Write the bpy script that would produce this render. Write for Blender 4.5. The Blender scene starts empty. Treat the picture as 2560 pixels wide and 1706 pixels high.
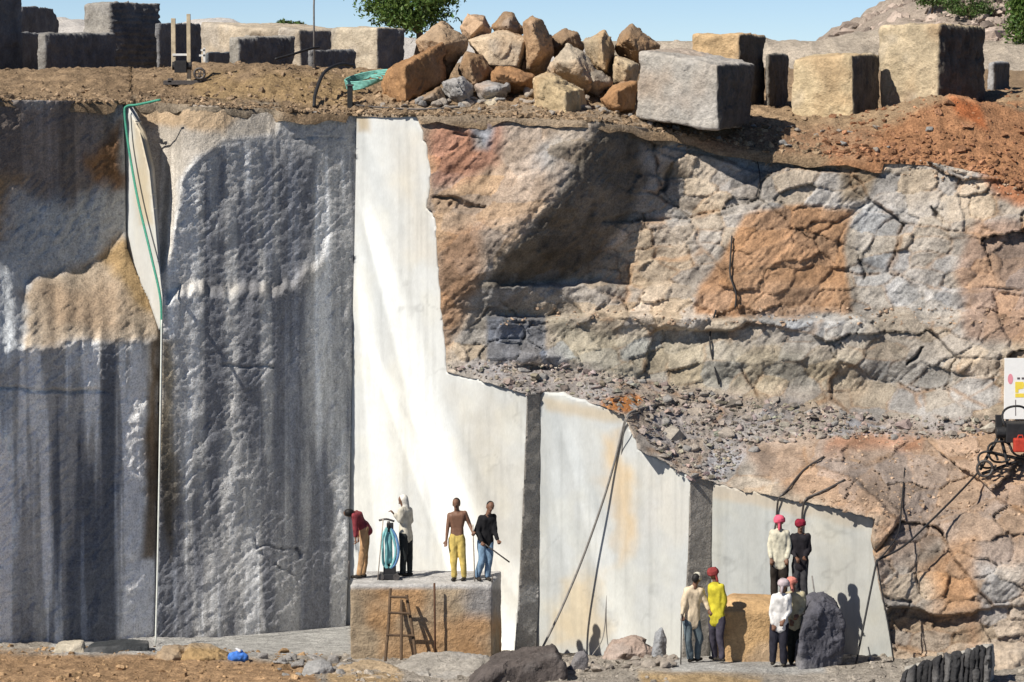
import bpy, bmesh, math, random
import numpy as np
from mathutils import Vector, Matrix
R = math.radians
random.seed(7); RNG = np.random.default_rng(7)

# ------------------------------------------------------------------ camera, world, sun, exposure
scene = bpy.context.scene
COL = scene.collection
F = 8500.0                        # focal length in photo pixels (2560 wide)
PITCH = math.atan((853-100)/F)    # the true horizon is at row 100
CP, SP = math.cos(PITCH), math.sin(PITCH)
HC = 12.43                        # camera stands on the opposite rim, 12.4 m above the pit floor
cam = bpy.data.cameras.new('camera'); camo = bpy.data.objects.new('camera', cam); COL.objects.link(camo)
camo.location = (0, 0, HC); camo.rotation_euler = (math.pi/2-PITCH, 0, 0)
cam.sensor_width = 36; cam.sensor_fit = 'HORIZONTAL'; cam.lens = 36*F/2560
cam.clip_start = 1; cam.clip_end = 9000
scene.camera = camo

SUN_EL = 45.0
SUN_H = np.array([-0.765, -0.645]); SUN_H /= np.linalg.norm(SUN_H)     # horizontal direction towards the sun
sdir = Vector((SUN_H[0]*math.cos(R(SUN_EL)), SUN_H[1]*math.cos(R(SUN_EL)), math.sin(R(SUN_EL))))
w = bpy.data.worlds.new('World'); scene.world = w; w.use_nodes = True
nt = w.node_tree; nt.nodes.clear()
sky = nt.nodes.new('ShaderNodeTexSky'); sky.sky_type = 'NISHITA'; sky.sun_disc = False
sky.sun_elevation = R(SUN_EL); sky.sun_rotation = math.atan2(sdir.x, sdir.y)
sky.air_density = 1.0; sky.dust_density = 0.6; sky.ozone_density = 2.5; sky.altitude = 7500
bg = nt.nodes.new('ShaderNodeBackground'); bg.inputs[1].default_value = 0.072
wo = nt.nodes.new('ShaderNodeOutputWorld')
nt.links.new(sky.outputs[0], bg.inputs[0]); nt.links.new(bg.outputs[0], wo.inputs[0])
sl = bpy.data.lights.new('sun', 'SUN'); sl.energy = 4.6; sl.angle = R(0.53); sl.color = (1.0, 0.93, 0.82)
so = bpy.data.objects.new('sun', sl); COL.objects.link(so)
so.rotation_euler = (-sdir).to_track_quat('-Z', 'Y').to_euler(); so.location = (-30, -30, 60)
vs = scene.view_settings; vs.view_transform = 'Standard'; vs.look = 'None'; vs.gamma = 1; vs.exposure = 0.45
vs.use_curve_mapping = False

# ------------------------------------------------------------------ maths helpers
def P(px, py, Y):
    """photo pixel + world depth Y -> world point(s)"""
    px = np.asarray(px, float); py = np.asarray(py, float); Y = np.asarray(Y, float)
    a = (px-1280)/F; b = -(py-853)/F
    t = Y/(CP+b*SP)
    return np.stack(np.broadcast_arrays(a*t, Y, HC+t*(b*CP-SP)), -1)

def pix(p):
    p = np.asarray(p, float); d = p-np.array([0, 0, HC])
    fw = d[..., 1]*CP-d[..., 2]*SP; up = d[..., 1]*SP+d[..., 2]*CP
    return 1280+F*d[..., 0]/fw, 853-F*up/fw

def _hash(ix, iy, iz, seed):
    h = (ix.astype(np.int64)*374761393+iy.astype(np.int64)*668265263+iz.astype(np.int64)*2147483647+seed*1274126177) & 0xFFFFFFFF
    h = ((h ^ (h >> 13))*1274126177) & 0xFFFFFFFF
    h = ((h ^ (h >> 16))*2246822519) & 0xFFFFFFFF
    return ((h ^ (h >> 15)) & 0xFFFFFF)/float(0xFFFFFF)*2-1

def noise(p, seed=0):
    i = np.floor(p).astype(np.int64); f = p-i; u = f*f*f*(f*(f*6-15)+10)
    r = 0
    for dx in (0, 1):
        wx = u[:, 0] if dx else 1-u[:, 0]
        for dy in (0, 1):
            wy = u[:, 1] if dy else 1-u[:, 1]
            for dz in (0, 1):
                wz = u[:, 2] if dz else 1-u[:, 2]
                r = r+wx*wy*wz*_hash(i[:, 0]+dx, i[:, 1]+dy, i[:, 2]+dz, seed)
    return r

def fbm(p, freq=1.0, octv=4, seed=0, gain=0.5, ridged=False):
    p = np.asarray(p, float); a = 1.0; s = 0; tot = 0
    for o in range(octv):
        n = noise(p*freq+o*17.3, seed+o)
        if ridged: n = 1-2*np.abs(n)
        s = s+a*n; tot += a; a *= gain; freq *= 2.03
    return s/tot

def sst(e0, e1, x):
    t = np.clip((x-e0)/(e1-e0), 0, 1); return t*t*(3-2*t)

class TPS:
    def __init__(s, pts, vals, lam=0.0, sc=1.0):
        s.c = np.asarray(pts, float)/sc; s.sc = sc; n = len(s.c)
        K = s.k(s.c)+lam*np.eye(n); Q = np.c_[np.ones(n), s.c]
        M = np.block([[K, Q], [Q.T, np.zeros((3, 3))]])
        s.w = np.linalg.solve(M, np.r_[np.asarray(vals, float), 0, 0, 0])
    def k(s, x):
        d2 = ((x[:, None, :]-s.c[None])**2).sum(-1)
        return 0.5*d2*np.log(d2+1e-9)
    def __call__(s, x, y):
        x = np.asarray(x, float); sh = x.shape; q = np.stack([x.ravel(), np.asarray(y, float).ravel()], -1)/s.sc
        out = np.empty(len(q))
        for i in range(0, len(q), 20000):
            b = q[i:i+20000]; out[i:i+20000] = s.k(b)@s.w[:-3]+s.w[-3]+b@s.w[-2:]
        return out.reshape(sh)

def sdist(poly, x, y):
    """signed distance (inside > 0) and nearest boundary point of a closed polygon"""
    poly = np.asarray(poly, float); n = len(poly)
    best = np.full(x.shape, 1e18); bx = np.zeros_like(x); by = np.zeros_like(x); ins = np.zeros(x.shape, bool)
    for i in range(n):
        ax, ay = poly[i]; cx, cy = poly[(i+1) % n]; dx, dy = cx-ax, cy-ay
        t = np.clip(((x-ax)*dx+(y-ay)*dy)/(dx*dx+dy*dy+1e-12), 0, 1)
        qx = ax+t*dx; qy = ay+t*dy; d = (x-qx)**2+(y-qy)**2
        m = d < best; best = np.where(m, d, best); bx = np.where(m, qx, bx); by = np.where(m, qy, by)
        c = (ay > y) != (cy > y)
        with np.errstate(divide='ignore', invalid='ignore'):
            xi = ax+(y-ay)*dx/(dy if dy != 0 else 1e-12)
        ins ^= c & (x < xi)
    d = np.sqrt(best)
    return np.where(ins, d, -d), bx, by

def voro(x, z, cell, seed, jx=0.9, block=True):
    """nearest seed of a jittered grid: per-cell randoms, offset to the seed, distance to the border"""
    ix = np.floor(x/cell).astype(np.int64); iz = np.floor(z/cell).astype(np.int64)
    d1 = np.full(x.shape, 1e9); d2 = d1.copy(); sx = np.zeros_like(x); sz = np.zeros_like(x)
    ci = np.zeros(x.shape, np.int64); cj = ci.copy()
    for a in (-1, 0, 1):
        for b in (-1, 0, 1):
            gx, gz = ix+a, iz+b; o = np.zeros_like(gx)
            px_ = (gx+.5+.5*jx*_hash(gx, gz, o, seed))*cell; pz_ = (gz+.5+.5*jx*_hash(gx, gz, o, seed+9))*cell
            ax_, az_ = np.abs(x-px_), np.abs(z-pz_); d = (np.maximum(ax_, az_)+.35*np.minimum(ax_, az_)) if block else np.hypot(ax_, az_); m = d < d1
            d2 = np.where(m, d1, np.minimum(d2, d))
            sx = np.where(m, px_, sx); sz = np.where(m, pz_, sz); ci = np.where(m, gx, ci); cj = np.where(m, gz, cj)
            d1 = np.where(m, d, d1)
    o = np.zeros_like(ci)
    r = [_hash(ci, cj, o, seed+20+k) for k in range(4)]
    return r, x-sx, z-sz, (d2-d1)*.5

# ------------------------------------------------------------------ materials
def nodes(name):
    m = bpy.data.materials.new(name); m.use_nodes = True; n = m.node_tree; n.nodes.clear()
    out = n.nodes.new('ShaderNodeOutputMaterial'); b = n.nodes.new('ShaderNodeBsdfPrincipled')
    n.links.new(b.outputs[0], out.inputs[0]); return m, n, b

def rock_mat(name, lo=0.7, hi=1.25, scale=5.0, fine=32.0, bump=0.6, dist=0.05, rough=0.88, speck=0.35, stretch=(1, 1, 1), spec=0.25):
    """rock: colour from the mesh attribute Col, broken up by object-space noise, with fine relief"""
    m, n, b = nodes(name); L = n.links.new
    at = n.nodes.new('ShaderNodeAttribute'); at.attribute_name = 'Col'
    tc = n.nodes.new('ShaderNodeTexCoord'); mp = n.nodes.new('ShaderNodeMapping'); mp.inputs['Scale'].default_value = stretch
    L(tc.outputs['Object'], mp.inputs[0])
    n1 = n.nodes.new('ShaderNodeTexNoise'); n1.inputs['Scale'].default_value = scale; n1.inputs['Detail'].default_value = 7; n1.inputs['Roughness'].default_value = 0.65
    n2 = n.nodes.new('ShaderNodeTexNoise'); n2.inputs['Scale'].default_value = fine; n2.inputs['Detail'].default_value = 4; n2.inputs['Roughness'].default_value = 0.7
    L(mp.outputs[0], n1.inputs['Vector']); L(mp.outputs[0], n2.inputs['Vector'])
    r1 = n.nodes.new('ShaderNodeMapRange'); r1.inputs[1].default_value = 0.3; r1.inputs[2].default_value = 0.7; r1.inputs[3].default_value = lo; r1.inputs[4].default_value = hi
    L(n1.outputs[0], r1.inputs[0])
    r2 = n.nodes.new('ShaderNodeMapRange'); r2.inputs[1].default_value = 0.35; r2.inputs[2].default_value = 0.65; r2.inputs[3].default_value = 1-speck; r2.inputs[4].default_value = 1+speck*.8
    L(n2.outputs[0], r2.inputs[0])
    mu = n.nodes.new('ShaderNodeMath'); mu.operation = 'MULTIPLY'; L(r1.outputs[0], mu.inputs[0]); L(r2.outputs[0], mu.inputs[1])
    vm = n.nodes.new('ShaderNodeVectorMath'); vm.operation = 'SCALE'; L(at.outputs['Color'], vm.inputs[0]); L(mu.outputs[0], vm.inputs['Scale'])
    L(vm.outputs[0], b.inputs['Base Color'])
    b.inputs['Roughness'].default_value = rough; b.inputs['Specular IOR Level'].default_value = spec
    ad = n.nodes.new('ShaderNodeMath'); ad.operation = 'MULTIPLY_ADD'; ad.inputs[1].default_value = 0.45
    L(n2.outputs[0], ad.inputs[0]); L(n1.outputs[0], ad.inputs[2])
    bp = n.nodes.new('ShaderNodeBump'); bp.inputs['Strength'].default_value = bump; bp.inputs['Distance'].default_value = dist
    L(ad.outputs[0], bp.inputs['Height']); L(bp.outputs[0], b.inputs['Normal'])
    return m

_plain = {}
def plain(name, c, rough=0.7, metal=0.0, var=0.2, scale=14.0, bump=0.15, spec=0.3):
    if name in _plain: return _plain[name]
    m, n, b = nodes(name); L = n.links.new
    tc = n.nodes.new('ShaderNodeTexCoord'); n1 = n.nodes.new('ShaderNodeTexNoise')
    n1.inputs['Scale'].default_value = scale; n1.inputs['Detail'].default_value = 5; L(tc.outputs['Object'], n1.inputs['Vector'])
    r = n.nodes.new('ShaderNodeMapRange'); r.inputs[1].default_value = .3; r.inputs[2].default_value = .7; r.inputs[3].default_value = 1-var; r.inputs[4].default_value = 1+var
    L(n1.outputs[0], r.inputs[0])
    vm = n.nodes.new('ShaderNodeVectorMath'); vm.operation = 'SCALE'; vm.inputs[0].default_value = c[:3]; L(r.outputs[0], vm.inputs['Scale'])
    L(vm.outputs[0], b.inputs['Base Color']); b.inputs['Roughness'].default_value = rough; b.inputs['Metallic'].default_value = metal
    b.inputs['Specular IOR Level'].default_value = spec
    bp = n.nodes.new('ShaderNodeBump'); bp.inputs['Strength'].default_value = bump; bp.inputs['Distance'].default_value = 0.02
    L(n1.outputs[0], bp.inputs['Height']); L(bp.outputs[0], b.inputs['Normal'])
    _plain[name] = m; return m

M_WALL = rock_mat('dark_rough_granite', lo=.8, hi=1.2, scale=5.0, fine=24, bump=1.0, dist=.08, speck=.28)
M_SAWN = rock_mat('sawn_white_granite', lo=.95, hi=1.04, scale=2.0, fine=30, bump=.12, dist=.02, rough=.6, speck=.05, stretch=(1, 1, .35))
M_ROCK = rock_mat('weathered_granite', lo=.8, hi=1.18, scale=5, fine=24, bump=1.0, dist=.06, speck=.3)
M_BLOCK = rock_mat('quarried_block_granite', lo=.72, hi=1.22, scale=2.6, fine=15, bump=.9, dist=.08, speck=.18)
M_SOIL = rock_mat('dry_soil', lo=.68, hi=1.28, scale=4, fine=22, bump=1.0, dist=.1, rough=.95, speck=.4, spec=.1)

# ------------------------------------------------------------------ object helpers
def link(name, me, parent=None):
    o = bpy.data.objects.new(name, me); COL.objects.link(o)
    if parent is not None: o.parent = parent
    return o

def tag(o, label=None, cat=None, group=None, kind=None):
    if label: o['label'] = label
    if cat: o['category'] = cat
    if group: o['group'] = group
    if kind: o['kind'] = kind
    return o

def mesh(name, v, f, mat, col=None, smooth=True):
    me = bpy.data.meshes.new(name); me.from_pydata(np.asarray(v, float).tolist(), [], [list(map(int, q)) for q in f]) if not isinstance(f, np.ndarray) else fast(me, v, f)
    if mat: me.materials.append(mat)
    if smooth: me.polygons.foreach_set('use_smooth', np.ones(len(me.polygons), bool))
    if col is not None: setcol(me, col)
    me.update(); return me

def fast(me, v, f):
    v = np.asarray(v, np.float32); f = np.asarray(f, np.int32); k = f.shape[1]
    me.vertices.add(len(v)); me.vertices.foreach_set('co', v.ravel())
    me.loops.add(f.size); me.loops.foreach_set('vertex_index', f.ravel())
    me.polygons.add(len(f)); me.polygons.foreach_set('loop_start', np.arange(len(f), dtype=np.int32)*k)
    me.update(calc_edges=True)

def setcol(me, col):
    col = np.asarray(col, float)
    if col.ndim == 1: col = np.tile(col[:3], (len(me.vertices), 1))
    a = me.color_attributes.new('Col', 'FLOAT_COLOR', 'POINT')
    a.data.foreach_set('color', np.c_[np.clip(col, 0.004, .92), np.ones(len(col))].astype(np.float32).ravel())

def coords(me):
    v = np.empty(len(me.vertices)*3, np.float32); me.vertices.foreach_get('co', v); return v.reshape(-1, 3).astype(float)
def normals(me):
    v = np.empty(len(me.vertices)*3, np.float32); me.vertices.foreach_get('normal', v); return v.reshape(-1, 3).astype(float)
def setco(me, v):
    me.vertices.foreach_set('co', np.asarray(v, np.float32).ravel()); me.update()

def remesh(v, f, vox):
    """one continuous closed surface round any set of closed shells"""
    me = bpy.data.meshes.new('t'); me.from_pydata([tuple(map(float, p)) for p in v], [], [tuple(map(int, q)) for q in f]); me.update()
    o = bpy.data.objects.new('t', me); tmpscene.collection.objects.link(o)
    m = o.modifiers.new('r', 'REMESH'); m.mode = 'VOXEL'; m.voxel_size = vox
    vl = tmpscene.view_layers[0]; vl.update(); dg = vl.depsgraph
    r = bpy.data.meshes.new_from_object(o.evaluated_get(dg))
    bpy.data.objects.remove(o); bpy.data.meshes.remove(me); return r
tmpscene = bpy.data.scenes.new('build')

def smooth_mesh(me, it=1, k=.5):
    v = coords(me); e = np.empty(len(me.edges)*2, np.int32); me.edges.foreach_get('vertices', e); e = e.reshape(-1, 2)
    for _ in range(it):
        s = np.zeros_like(v); c = np.zeros(len(v))
        np.add.at(s, e[:, 0], v[e[:, 1]]); np.add.at(s, e[:, 1], v[e[:, 0]]); np.add.at(c, e[:, 0], 1); np.add.at(c, e[:, 1], 1)
        v = v*(1-k)+k*s/np.maximum(c, 1)[:, None]
    setco(me, v)

def hull(pts):
    bm = bmesh.new()
    for p in pts: bm.verts.new(tuple(map(float, p)))
    r = bmesh.ops.convex_hull(bm, input=bm.verts[:])
    bmesh.ops.delete(bm, geom=[g for g in set(r['geom_interior']+r['geom_unused']) if isinstance(g, bmesh.types.BMVert)], context='VERTS')
    bm.verts.ensure_lookup_table(); bm.verts.index_update()
    v = [tuple(x.co) for x in bm.verts]; f = [[q.index for q in x.verts] for x in bm.faces]; bm.free(); return v, f

def tube_vf(pts, r, seg=8):
    pts = [Vector(p) for p in pts]; n = len(pts); rr = r if hasattr(r, '__len__') else [r]*n
    v = []; f = []; prev = None
    for i, p in enumerate(pts):
        t = (pts[min(i+1, n-1)]-pts[max(i-1, 0)]).normalized()
        if prev is None: a = t.orthogonal().normalized()
        else:
            a = prev-t*prev.dot(t); a = a.normalized() if a.length > 1e-6 else t.orthogonal().normalized()
        prev = a; b = t.cross(a)
        for k in range(seg):
            q = 2*math.pi*k/seg; v.append(p+(a*math.cos(q)+b*math.sin(q))*rr[i])
    for i in range(n-1):
        for k in range(seg):
            f.append([i*seg+k, i*seg+(k+1) % seg, (i+1)*seg+(k+1) % seg, (i+1)*seg+k])
    f.append(list(range(seg))[::-1]); f.append([(n-1)*seg+k for k in range(seg)]); return v, f

def spline(pts, sub=8):
    pts = [np.asarray(p, float) for p in pts]
    if len(pts) < 3: return pts
    q = [2*pts[0]-pts[1]]+pts+[2*pts[-1]-pts[-2]]; out = []
    for i in range(1, len(q)-2):
        for k in range(sub):
            t = k/sub; a, b, c, d = q[i-1:i+3]
            out.append(.5*((2*b)+(-a+c)*t+(2*a-5*b+4*c-d)*t*t+(-a+3*b-3*c+d)*t**3))
    out.append(pts[-1]); return out

def box_vf(c, h, rot=None):
    v = [Vector((sx*h[0], sy*h[1], sz*h[2])) for sx in (-1, 1) for sy in (-1, 1) for sz in (-1, 1)]
    if rot is not None: v = [rot @ x for x in v]
    v = [tuple(x+Vector(tuple(map(float, c)))) for x in v]
    return v, [[0, 1, 3, 2], [4, 6, 7, 5], [0, 4, 5, 1], [2, 3, 7, 6], [0, 2, 6, 4], [1, 5, 7, 3]]

def join(parts):
    V = []; Fc = []
    for v, f in parts:
        o = len(V); V += [tuple(map(float, p)) for p in v]; Fc += [[i+o for i in q] for q in f]
    return V, Fc

def part(name, vf, mat, parent, bevel=0, smooth=False):
    me = bpy.data.meshes.new(name); me.from_pydata([tuple(map(float, p)) for p in vf[0]], [], vf[1]); me.materials.append(mat)
    if bevel or True:
        bm = bmesh.new(); bm.from_mesh(me); bmesh.ops.recalc_face_normals(bm, faces=bm.faces)
        if bevel: bmesh.ops.bevel(bm, geom=bm.edges[:], offset=bevel, segments=2, affect='EDGES', profile=.6)
        bm.to_mesh(me); bm.free()
    if smooth: me.polygons.foreach_set('use_smooth', np.ones(len(me.polygons), bool))
    me.update(); return link(name, me, parent)

def root(name, loc, label, cat, group=None):
    o = link(name, None); o.location = tuple(map(float, loc)); o.empty_display_size = .2; return tag(o, label, cat, group)

def local(o, vf):
    l = o.location; return [Vector(tuple(map(float, p)))-l for p in vf[0]], vf[1]

# ------------------------------------------------------------------ rock masses as thick relief patches
def patch(name, poly, depth, colf, mat, step=4.0, back=2.5, rough=None):
    poly = np.asarray(poly, float); x0, y0 = poly.min(0)-step; x1, y1 = poly.max(0)+step
    gx = np.arange(x0, x1+step, step); gy = np.arange(y0, y1+step, step)
    X, Y = np.meshgrid(gx, gy); nx = len(gx); ny = len(gy)
    d, bx, by = sdist(poly, X, Y)
    m = np.abs(d) < .62*step; X = np.where(m, bx, X); Y = np.where(m, by, Y)
    cx = (gx[:-1]+gx[1:])/2; cy = (gy[:-1]+gy[1:])/2; CX, CY = np.meshgrid(cx, cy)
    keep = sdist(poly, CX, CY)[0] > 0
    jj, ii = np.nonzero(keep); q = np.stack([(jj+1)*nx+ii, (jj+1)*nx+ii+1, jj*nx+ii+1, jj*nx+ii], -1)
    used = np.unique(q); mp = np.full(nx*ny, -1); mp[used] = np.arange(len(used)); q = mp[q]
    px = X.ravel()[used]; py = Y.ravel()[used]
    D = depth(px, py); W = P(px, py, D)
    if rough is not None:
        W = P(px, py, D-rough(px, py, W))
    c = colf(px, py, W)
    # boundary skirt going back into the hill
    e = np.concatenate([q[:, [0, 1]], q[:, [1, 2]], q[:, [2, 3]], q[:, [3, 0]]]); n = len(used)
    key = np.minimum(e[:, 0], e[:, 1])*n+np.maximum(e[:, 0], e[:, 1])
    _, inv, cnt = np.unique(key, return_inverse=True, return_counts=True); be = e[cnt[inv] == 1]
    bv = np.unique(be); m2 = np.full(n, -1); m2[bv] = n+np.arange(len(bv))
    W2 = W[bv].copy(); W2[:, 1] += back
    sk = np.stack([be[:, 1], be[:, 0], m2[be[:, 0]], m2[be[:, 1]]], -1)
    me = mesh(name, np.r_[W, W2], np.r_[q, sk].astype(np.int32), mat, np.r_[c, c[bv]])
    o = link(name, me); tag(o, kind='structure'); return o, px, py, W

def paint(base, px, py, W, layers, seed=50):
    """albedo patches (rust, dust, lichen, painted shade) with ragged edges"""
    c = np.tile(np.asarray(base, float), (len(px), 1))
    jx = fbm(W, 1.3, 5, seed)*80; jy = fbm(W, 1.3, 5, seed+31)*80
    for poly, colr, soft in layers:
        js = min(1, soft*1.5/80); d = sdist(poly, px+jx*js, py+jy*js)[0]
        a = sst(-soft, soft, d)[:, None]; c = c*(1-a)+a*np.asarray(colr)
    return c

def jag(pts, amp, n=6, seed=0):
    """roughen a polyline a little"""
    rg = np.random.default_rng(seed); out = []
    for a, b in zip(pts[:-1], pts[1:]):
        a = np.array(a, float); b = np.array(b, float); k = max(1, int(np.hypot(*(b-a))/ (n*4)))
        for i in range(k):
            out.append(tuple(a+(b-a)*i/k+(rg.normal(0, amp, 2) if i else 0)))
    out.append(tuple(pts[-1])); return out

# ---- depth of each face (metres from the camera) as a function of the pixel it shows at
def dC(px, py): return 76.0-3.2*(px-880)/430
def dD(px, py): return 72.95-2.35*(px-1350)/370
def dE(px, py): return 70.80-2.35*(px-1780)/410
def dW(px, py): return 74.9-1.7*(px-310)/90
CURX = [300, 400, 425, 440, 455, 500, 560, 690, 702, 735, 900]; CURY = [740, 700, 640, 560, 450, 392, 350, 340, 300, 283, 281]
def dB(px, py):
    b = 73.35+2.62*(px-395)/485
    c = np.interp(px, CURX, CURY); b = b+np.clip(c-py, 0, None)/115*.62
    led = np.interp(px, [380, 450, 600, 700, 740, 800, 830], [730, 715, 712, 705, 690, 640, 560])+9*np.sin(px/21)+6*np.sin(px/8.3+1)+4*np.sin(px/4.1)
    t = np.clip((py-led)/26, 0, 1)*sst(878, 640, px); b = b-.30*t
    b = b-.18*sst(1300, 1560, py)*sst(380, 600, px)*(1-sst(760, 870, px))
    return b
def dA(px, py):
    p = 72.75+1.95*px/310
    t = np.interp(px, [-300, 0, 60, 130, 250, 312, 400], [640, 640, 690, 690, 645, 590, 560])
    b = np.interp(px, [-300, 0, 40, 70, 150, 400], [860, 868, 874, 880, 858, 850])
    t = t+10*np.sin(px/29)+6*np.sin(px/11+2); b = b+7*np.sin(px/19+1)+5*np.sin(px/7)
    p = p-1.75*np.clip((py-t)/(b-t), 0, 1)
    return p

GC = np.array([(1045, 285, 74.72), (1078, 470, 74.48), (1070, 520, 74.52), (1095, 600, 74.36), (1112, 800, 74.22), (1118, 930, 74.18), (1230, 960, 73.36), (1320, 985, 72.72),
 (1200, 300, 74.6), (1350, 300, 74.5), (1470, 310, 74.15), (1200, 450, 74.35), (1385, 480, 73.78), (1300, 600, 73.7), (1200, 690, 73.85), (1150, 880, 74.1),
 (1700, 340, 75.5), (1590, 500, 75.2), (1500, 610, 75.0), (1420, 690, 74.8), (1300, 725, 74.5), (1250, 760, 74.4), (1250, 900, 74.1),
 (1800, 380, 75.6), (2000, 390, 75.5), (2200, 400, 75.2), (2450, 450, 74.6), (2560, 480, 74.3), (1700, 560, 75.2), (1850, 540, 74.9), (2000, 600, 74.8), (1950, 760, 74.4),
 (2150, 560, 75.2), (2300, 600, 74.6), (2500, 650, 74.0), (1500, 790, 74.7), (1800, 790, 74.3), (2100, 790, 74.2), (2400, 800, 73.6), (2560, 820, 73.2),
 (1400, 920, 74.0), (1600, 950, 73.8), (1900, 990, 73.5), (2200, 1040, 73.0), (2500, 1050, 72.0),
 (1355, 985, 72.88), (1560, 1035, 71.58), (1600, 1085, 71.33), (1725, 1195, 70.54), (1785, 1205, 70.74), (1950, 1240, 69.78), (2080, 1270, 69.04), (2190, 1300, 68.42),
 (1700, 1060, 72.6), (1900, 1120, 71.8), (2100, 1150, 71.0), (2300, 1180, 70.2), (2500, 1150, 70.4),
 (2250, 1400, 68.2), (2220, 1640, 68.2), (2400, 1400, 68.0), (2560, 1400, 67.6), (2400, 1640, 67.5), (2560, 1640, 67.2), (2300, 1300, 68.9),
 (2860, 470, 74), (2860, 820, 72.8), (2860, 1050, 71.5), (2860, 1300, 69), (2860, 1640, 67)], float)
_g = TPS(GC[:, :2], GC[:, 2], 1e-4, 400.0)
def dG(px, py): return _g(px, py)

# ---- rock relief
def rough_dark(px, py, W):
    Q = W*np.array([1, 1, .55])
    r = .10*fbm(Q, .6, 3, 3)+.018*fbm(W, 8.0, 3, 8, ridged=True)
    rr, dx, dz, bd = voro(W[:, 0]*1.2+W[:, 2]*.5+.15*fbm(W, 2, 3, 77), W[:, 2]*.8-W[:, 0]*.3+.15*fbm(W, 2, 3, 78), .42, 5)      # shallow spalls
    return r+.022*hatch(W, 5)*(.6+.8*sst(-.3, .3, fbm(W, .8, 2, 6)))+.07*sst(-.1, .2, fbm(Q, .6, 4, 9))+.008*rr[0]+.045*rr[1]*dx+.045*rr[2]*dz
def hatch(W, seed):
    # slanting chisel-like fracture texture of the blasted granite
    u = (W[:, 0]+W[:, 2])*.7071; v = (W[:, 2]-W[:, 0])*.7071
    return fbm(np.c_[u*2.6, W[:, 1]*.5, v*9.5]+.5*fbm(W, 1.1, 2, seed+3)[:, None], 1, 3, seed, ridged=True)

gravel_poly = [(1120, 915), (1250, 905), (1420, 912), (1600, 945), (1800, 985), (2000, 1010), (2200, 1040), (2420, 1045), (2860, 1040), (2860, 1085), (2560, 1090), (2300, 1100), (2050, 1098), (1900, 1110), (1800, 1205), (1700, 1190), (1600, 1090), (1560, 1045), (1320, 990)]
def rough_G(px, py, W):
    wx = W[:, 0]+.22*fbm(W, .9, 4, 61); wz = W[:, 2]*1.25+.2*fbm(W, .9, 4, 62)
    frac = sst(1480, 1640, px+.25*(py-500))*sst(1010, 930, py-.08*(px-1600)); low = sst(720, 800, py)*sst(960, 900, py)
    frac = np.clip(frac+low*sst(1120, 1200, px), 0, 1)
    F_ = sst(1960, 2120, px)*sst(1070, 1120, py); frac = np.maximum(frac, 1.25*F_)
    edge = sst(1040, 1110, px)          # keep the rim beside the sawn face where it is
    g = sst(-25, 25, sdist(gravel_poly, px, py)[0])
    r1, dx, dz, b1 = voro(wx*.8+.25*wz, wz, 1.5, 11); r2, ex, ez, b2 = voro(wx*.9-.3*wz+5, wz*1.2, .62, 13)
    f = .13*r1[0]+.13*r1[1]*dx+.16*r1[2]*dz-.10*sst(.035, 0, b1)*sst(-.1, .4, r1[3])
    r3, hx, hz, b3 = voro(wx*1.1+.4*wz+9, wz*1.1, .27, 17)
    f = f+.008*r3[0]+.10*r3[1]*hx+.10*r3[2]*hz
    f = f+.04*r2[0]+.13*r2[1]*ex+.16*r2[2]*ez-.06*sst(.028, 0, b2)*sst(.1, .5, r2[3])
    soft = .15*fbm(W, .7, 4, 21)+.05*fbm(W, 2.6, 4, 23, ridged=True)+.04*fbm(W, 7, 3, 25)+.045*fbm(W, 4.5, 3, 24, ridged=True)
    grav = .09*fbm(W, 2.2, 4, 27)+.07*fbm(W, 7.5, 3, 28, ridged=True)
    led = .42*sst(786, 800, py+22*fbm(W, 1.5, 3, 63))*sst(985, 890, py)*sst(1180, 1260, px)+.30*sst(700, 714, py-.02*(px-1300)+22*fbm(W, 1.5, 3, 64))*sst(860, 790, py)*sst(1190, 1240, px)*sst(1780, 1700, px)
    out = (frac*f+soft*(.8-.55*frac)+.035*hatch(W, 26)+led)*(1-g)+g*grav
    # ledge cracks seen as dark slots
    qx = px+14*fbm(W, 3, 3, 29); qy = py+14*fbm(W, 3, 3, 30)
    for (x0, y0, x1, y1, wd, dp) in [(1985, 418, 2095, 432, 6, .35), (1925, 398, 1975, 399, 4, .2), (2275, 915, 2310, 870, 9, .4), (2330, 520, 2360, 560, 10, .35), (1080, 500, 1215, 520, 9, .35), (1660, 480, 1675, 410, 12, .4), (1130, 330, 1210, 350, 6, .15), (1640, 1015, 1710, 1010, 6, .3), (1300, 920, 1380, 925, 9, .45), (2160, 700, 2150, 640, 8, .3)]:
        t = np.clip(((qx-x0)*(x1-x0)+(qy-y0)*(y1-y0))/((x1-x0)**2+(y1-y0)**2), 0, 1)
        d = np.hypot(qx-x0-t*(x1-x0), qy-y0-t*(y1-y0)); out = out-.7*dp*sst(wd*(.4+.6*np.sin(t*3.1)), 0, d)
    return out*edge+.02*(1-edge)
def rough_sawn(px, py, W): return .010*fbm(W*np.array([1, 1, .3]), .9, 3, 33)

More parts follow.
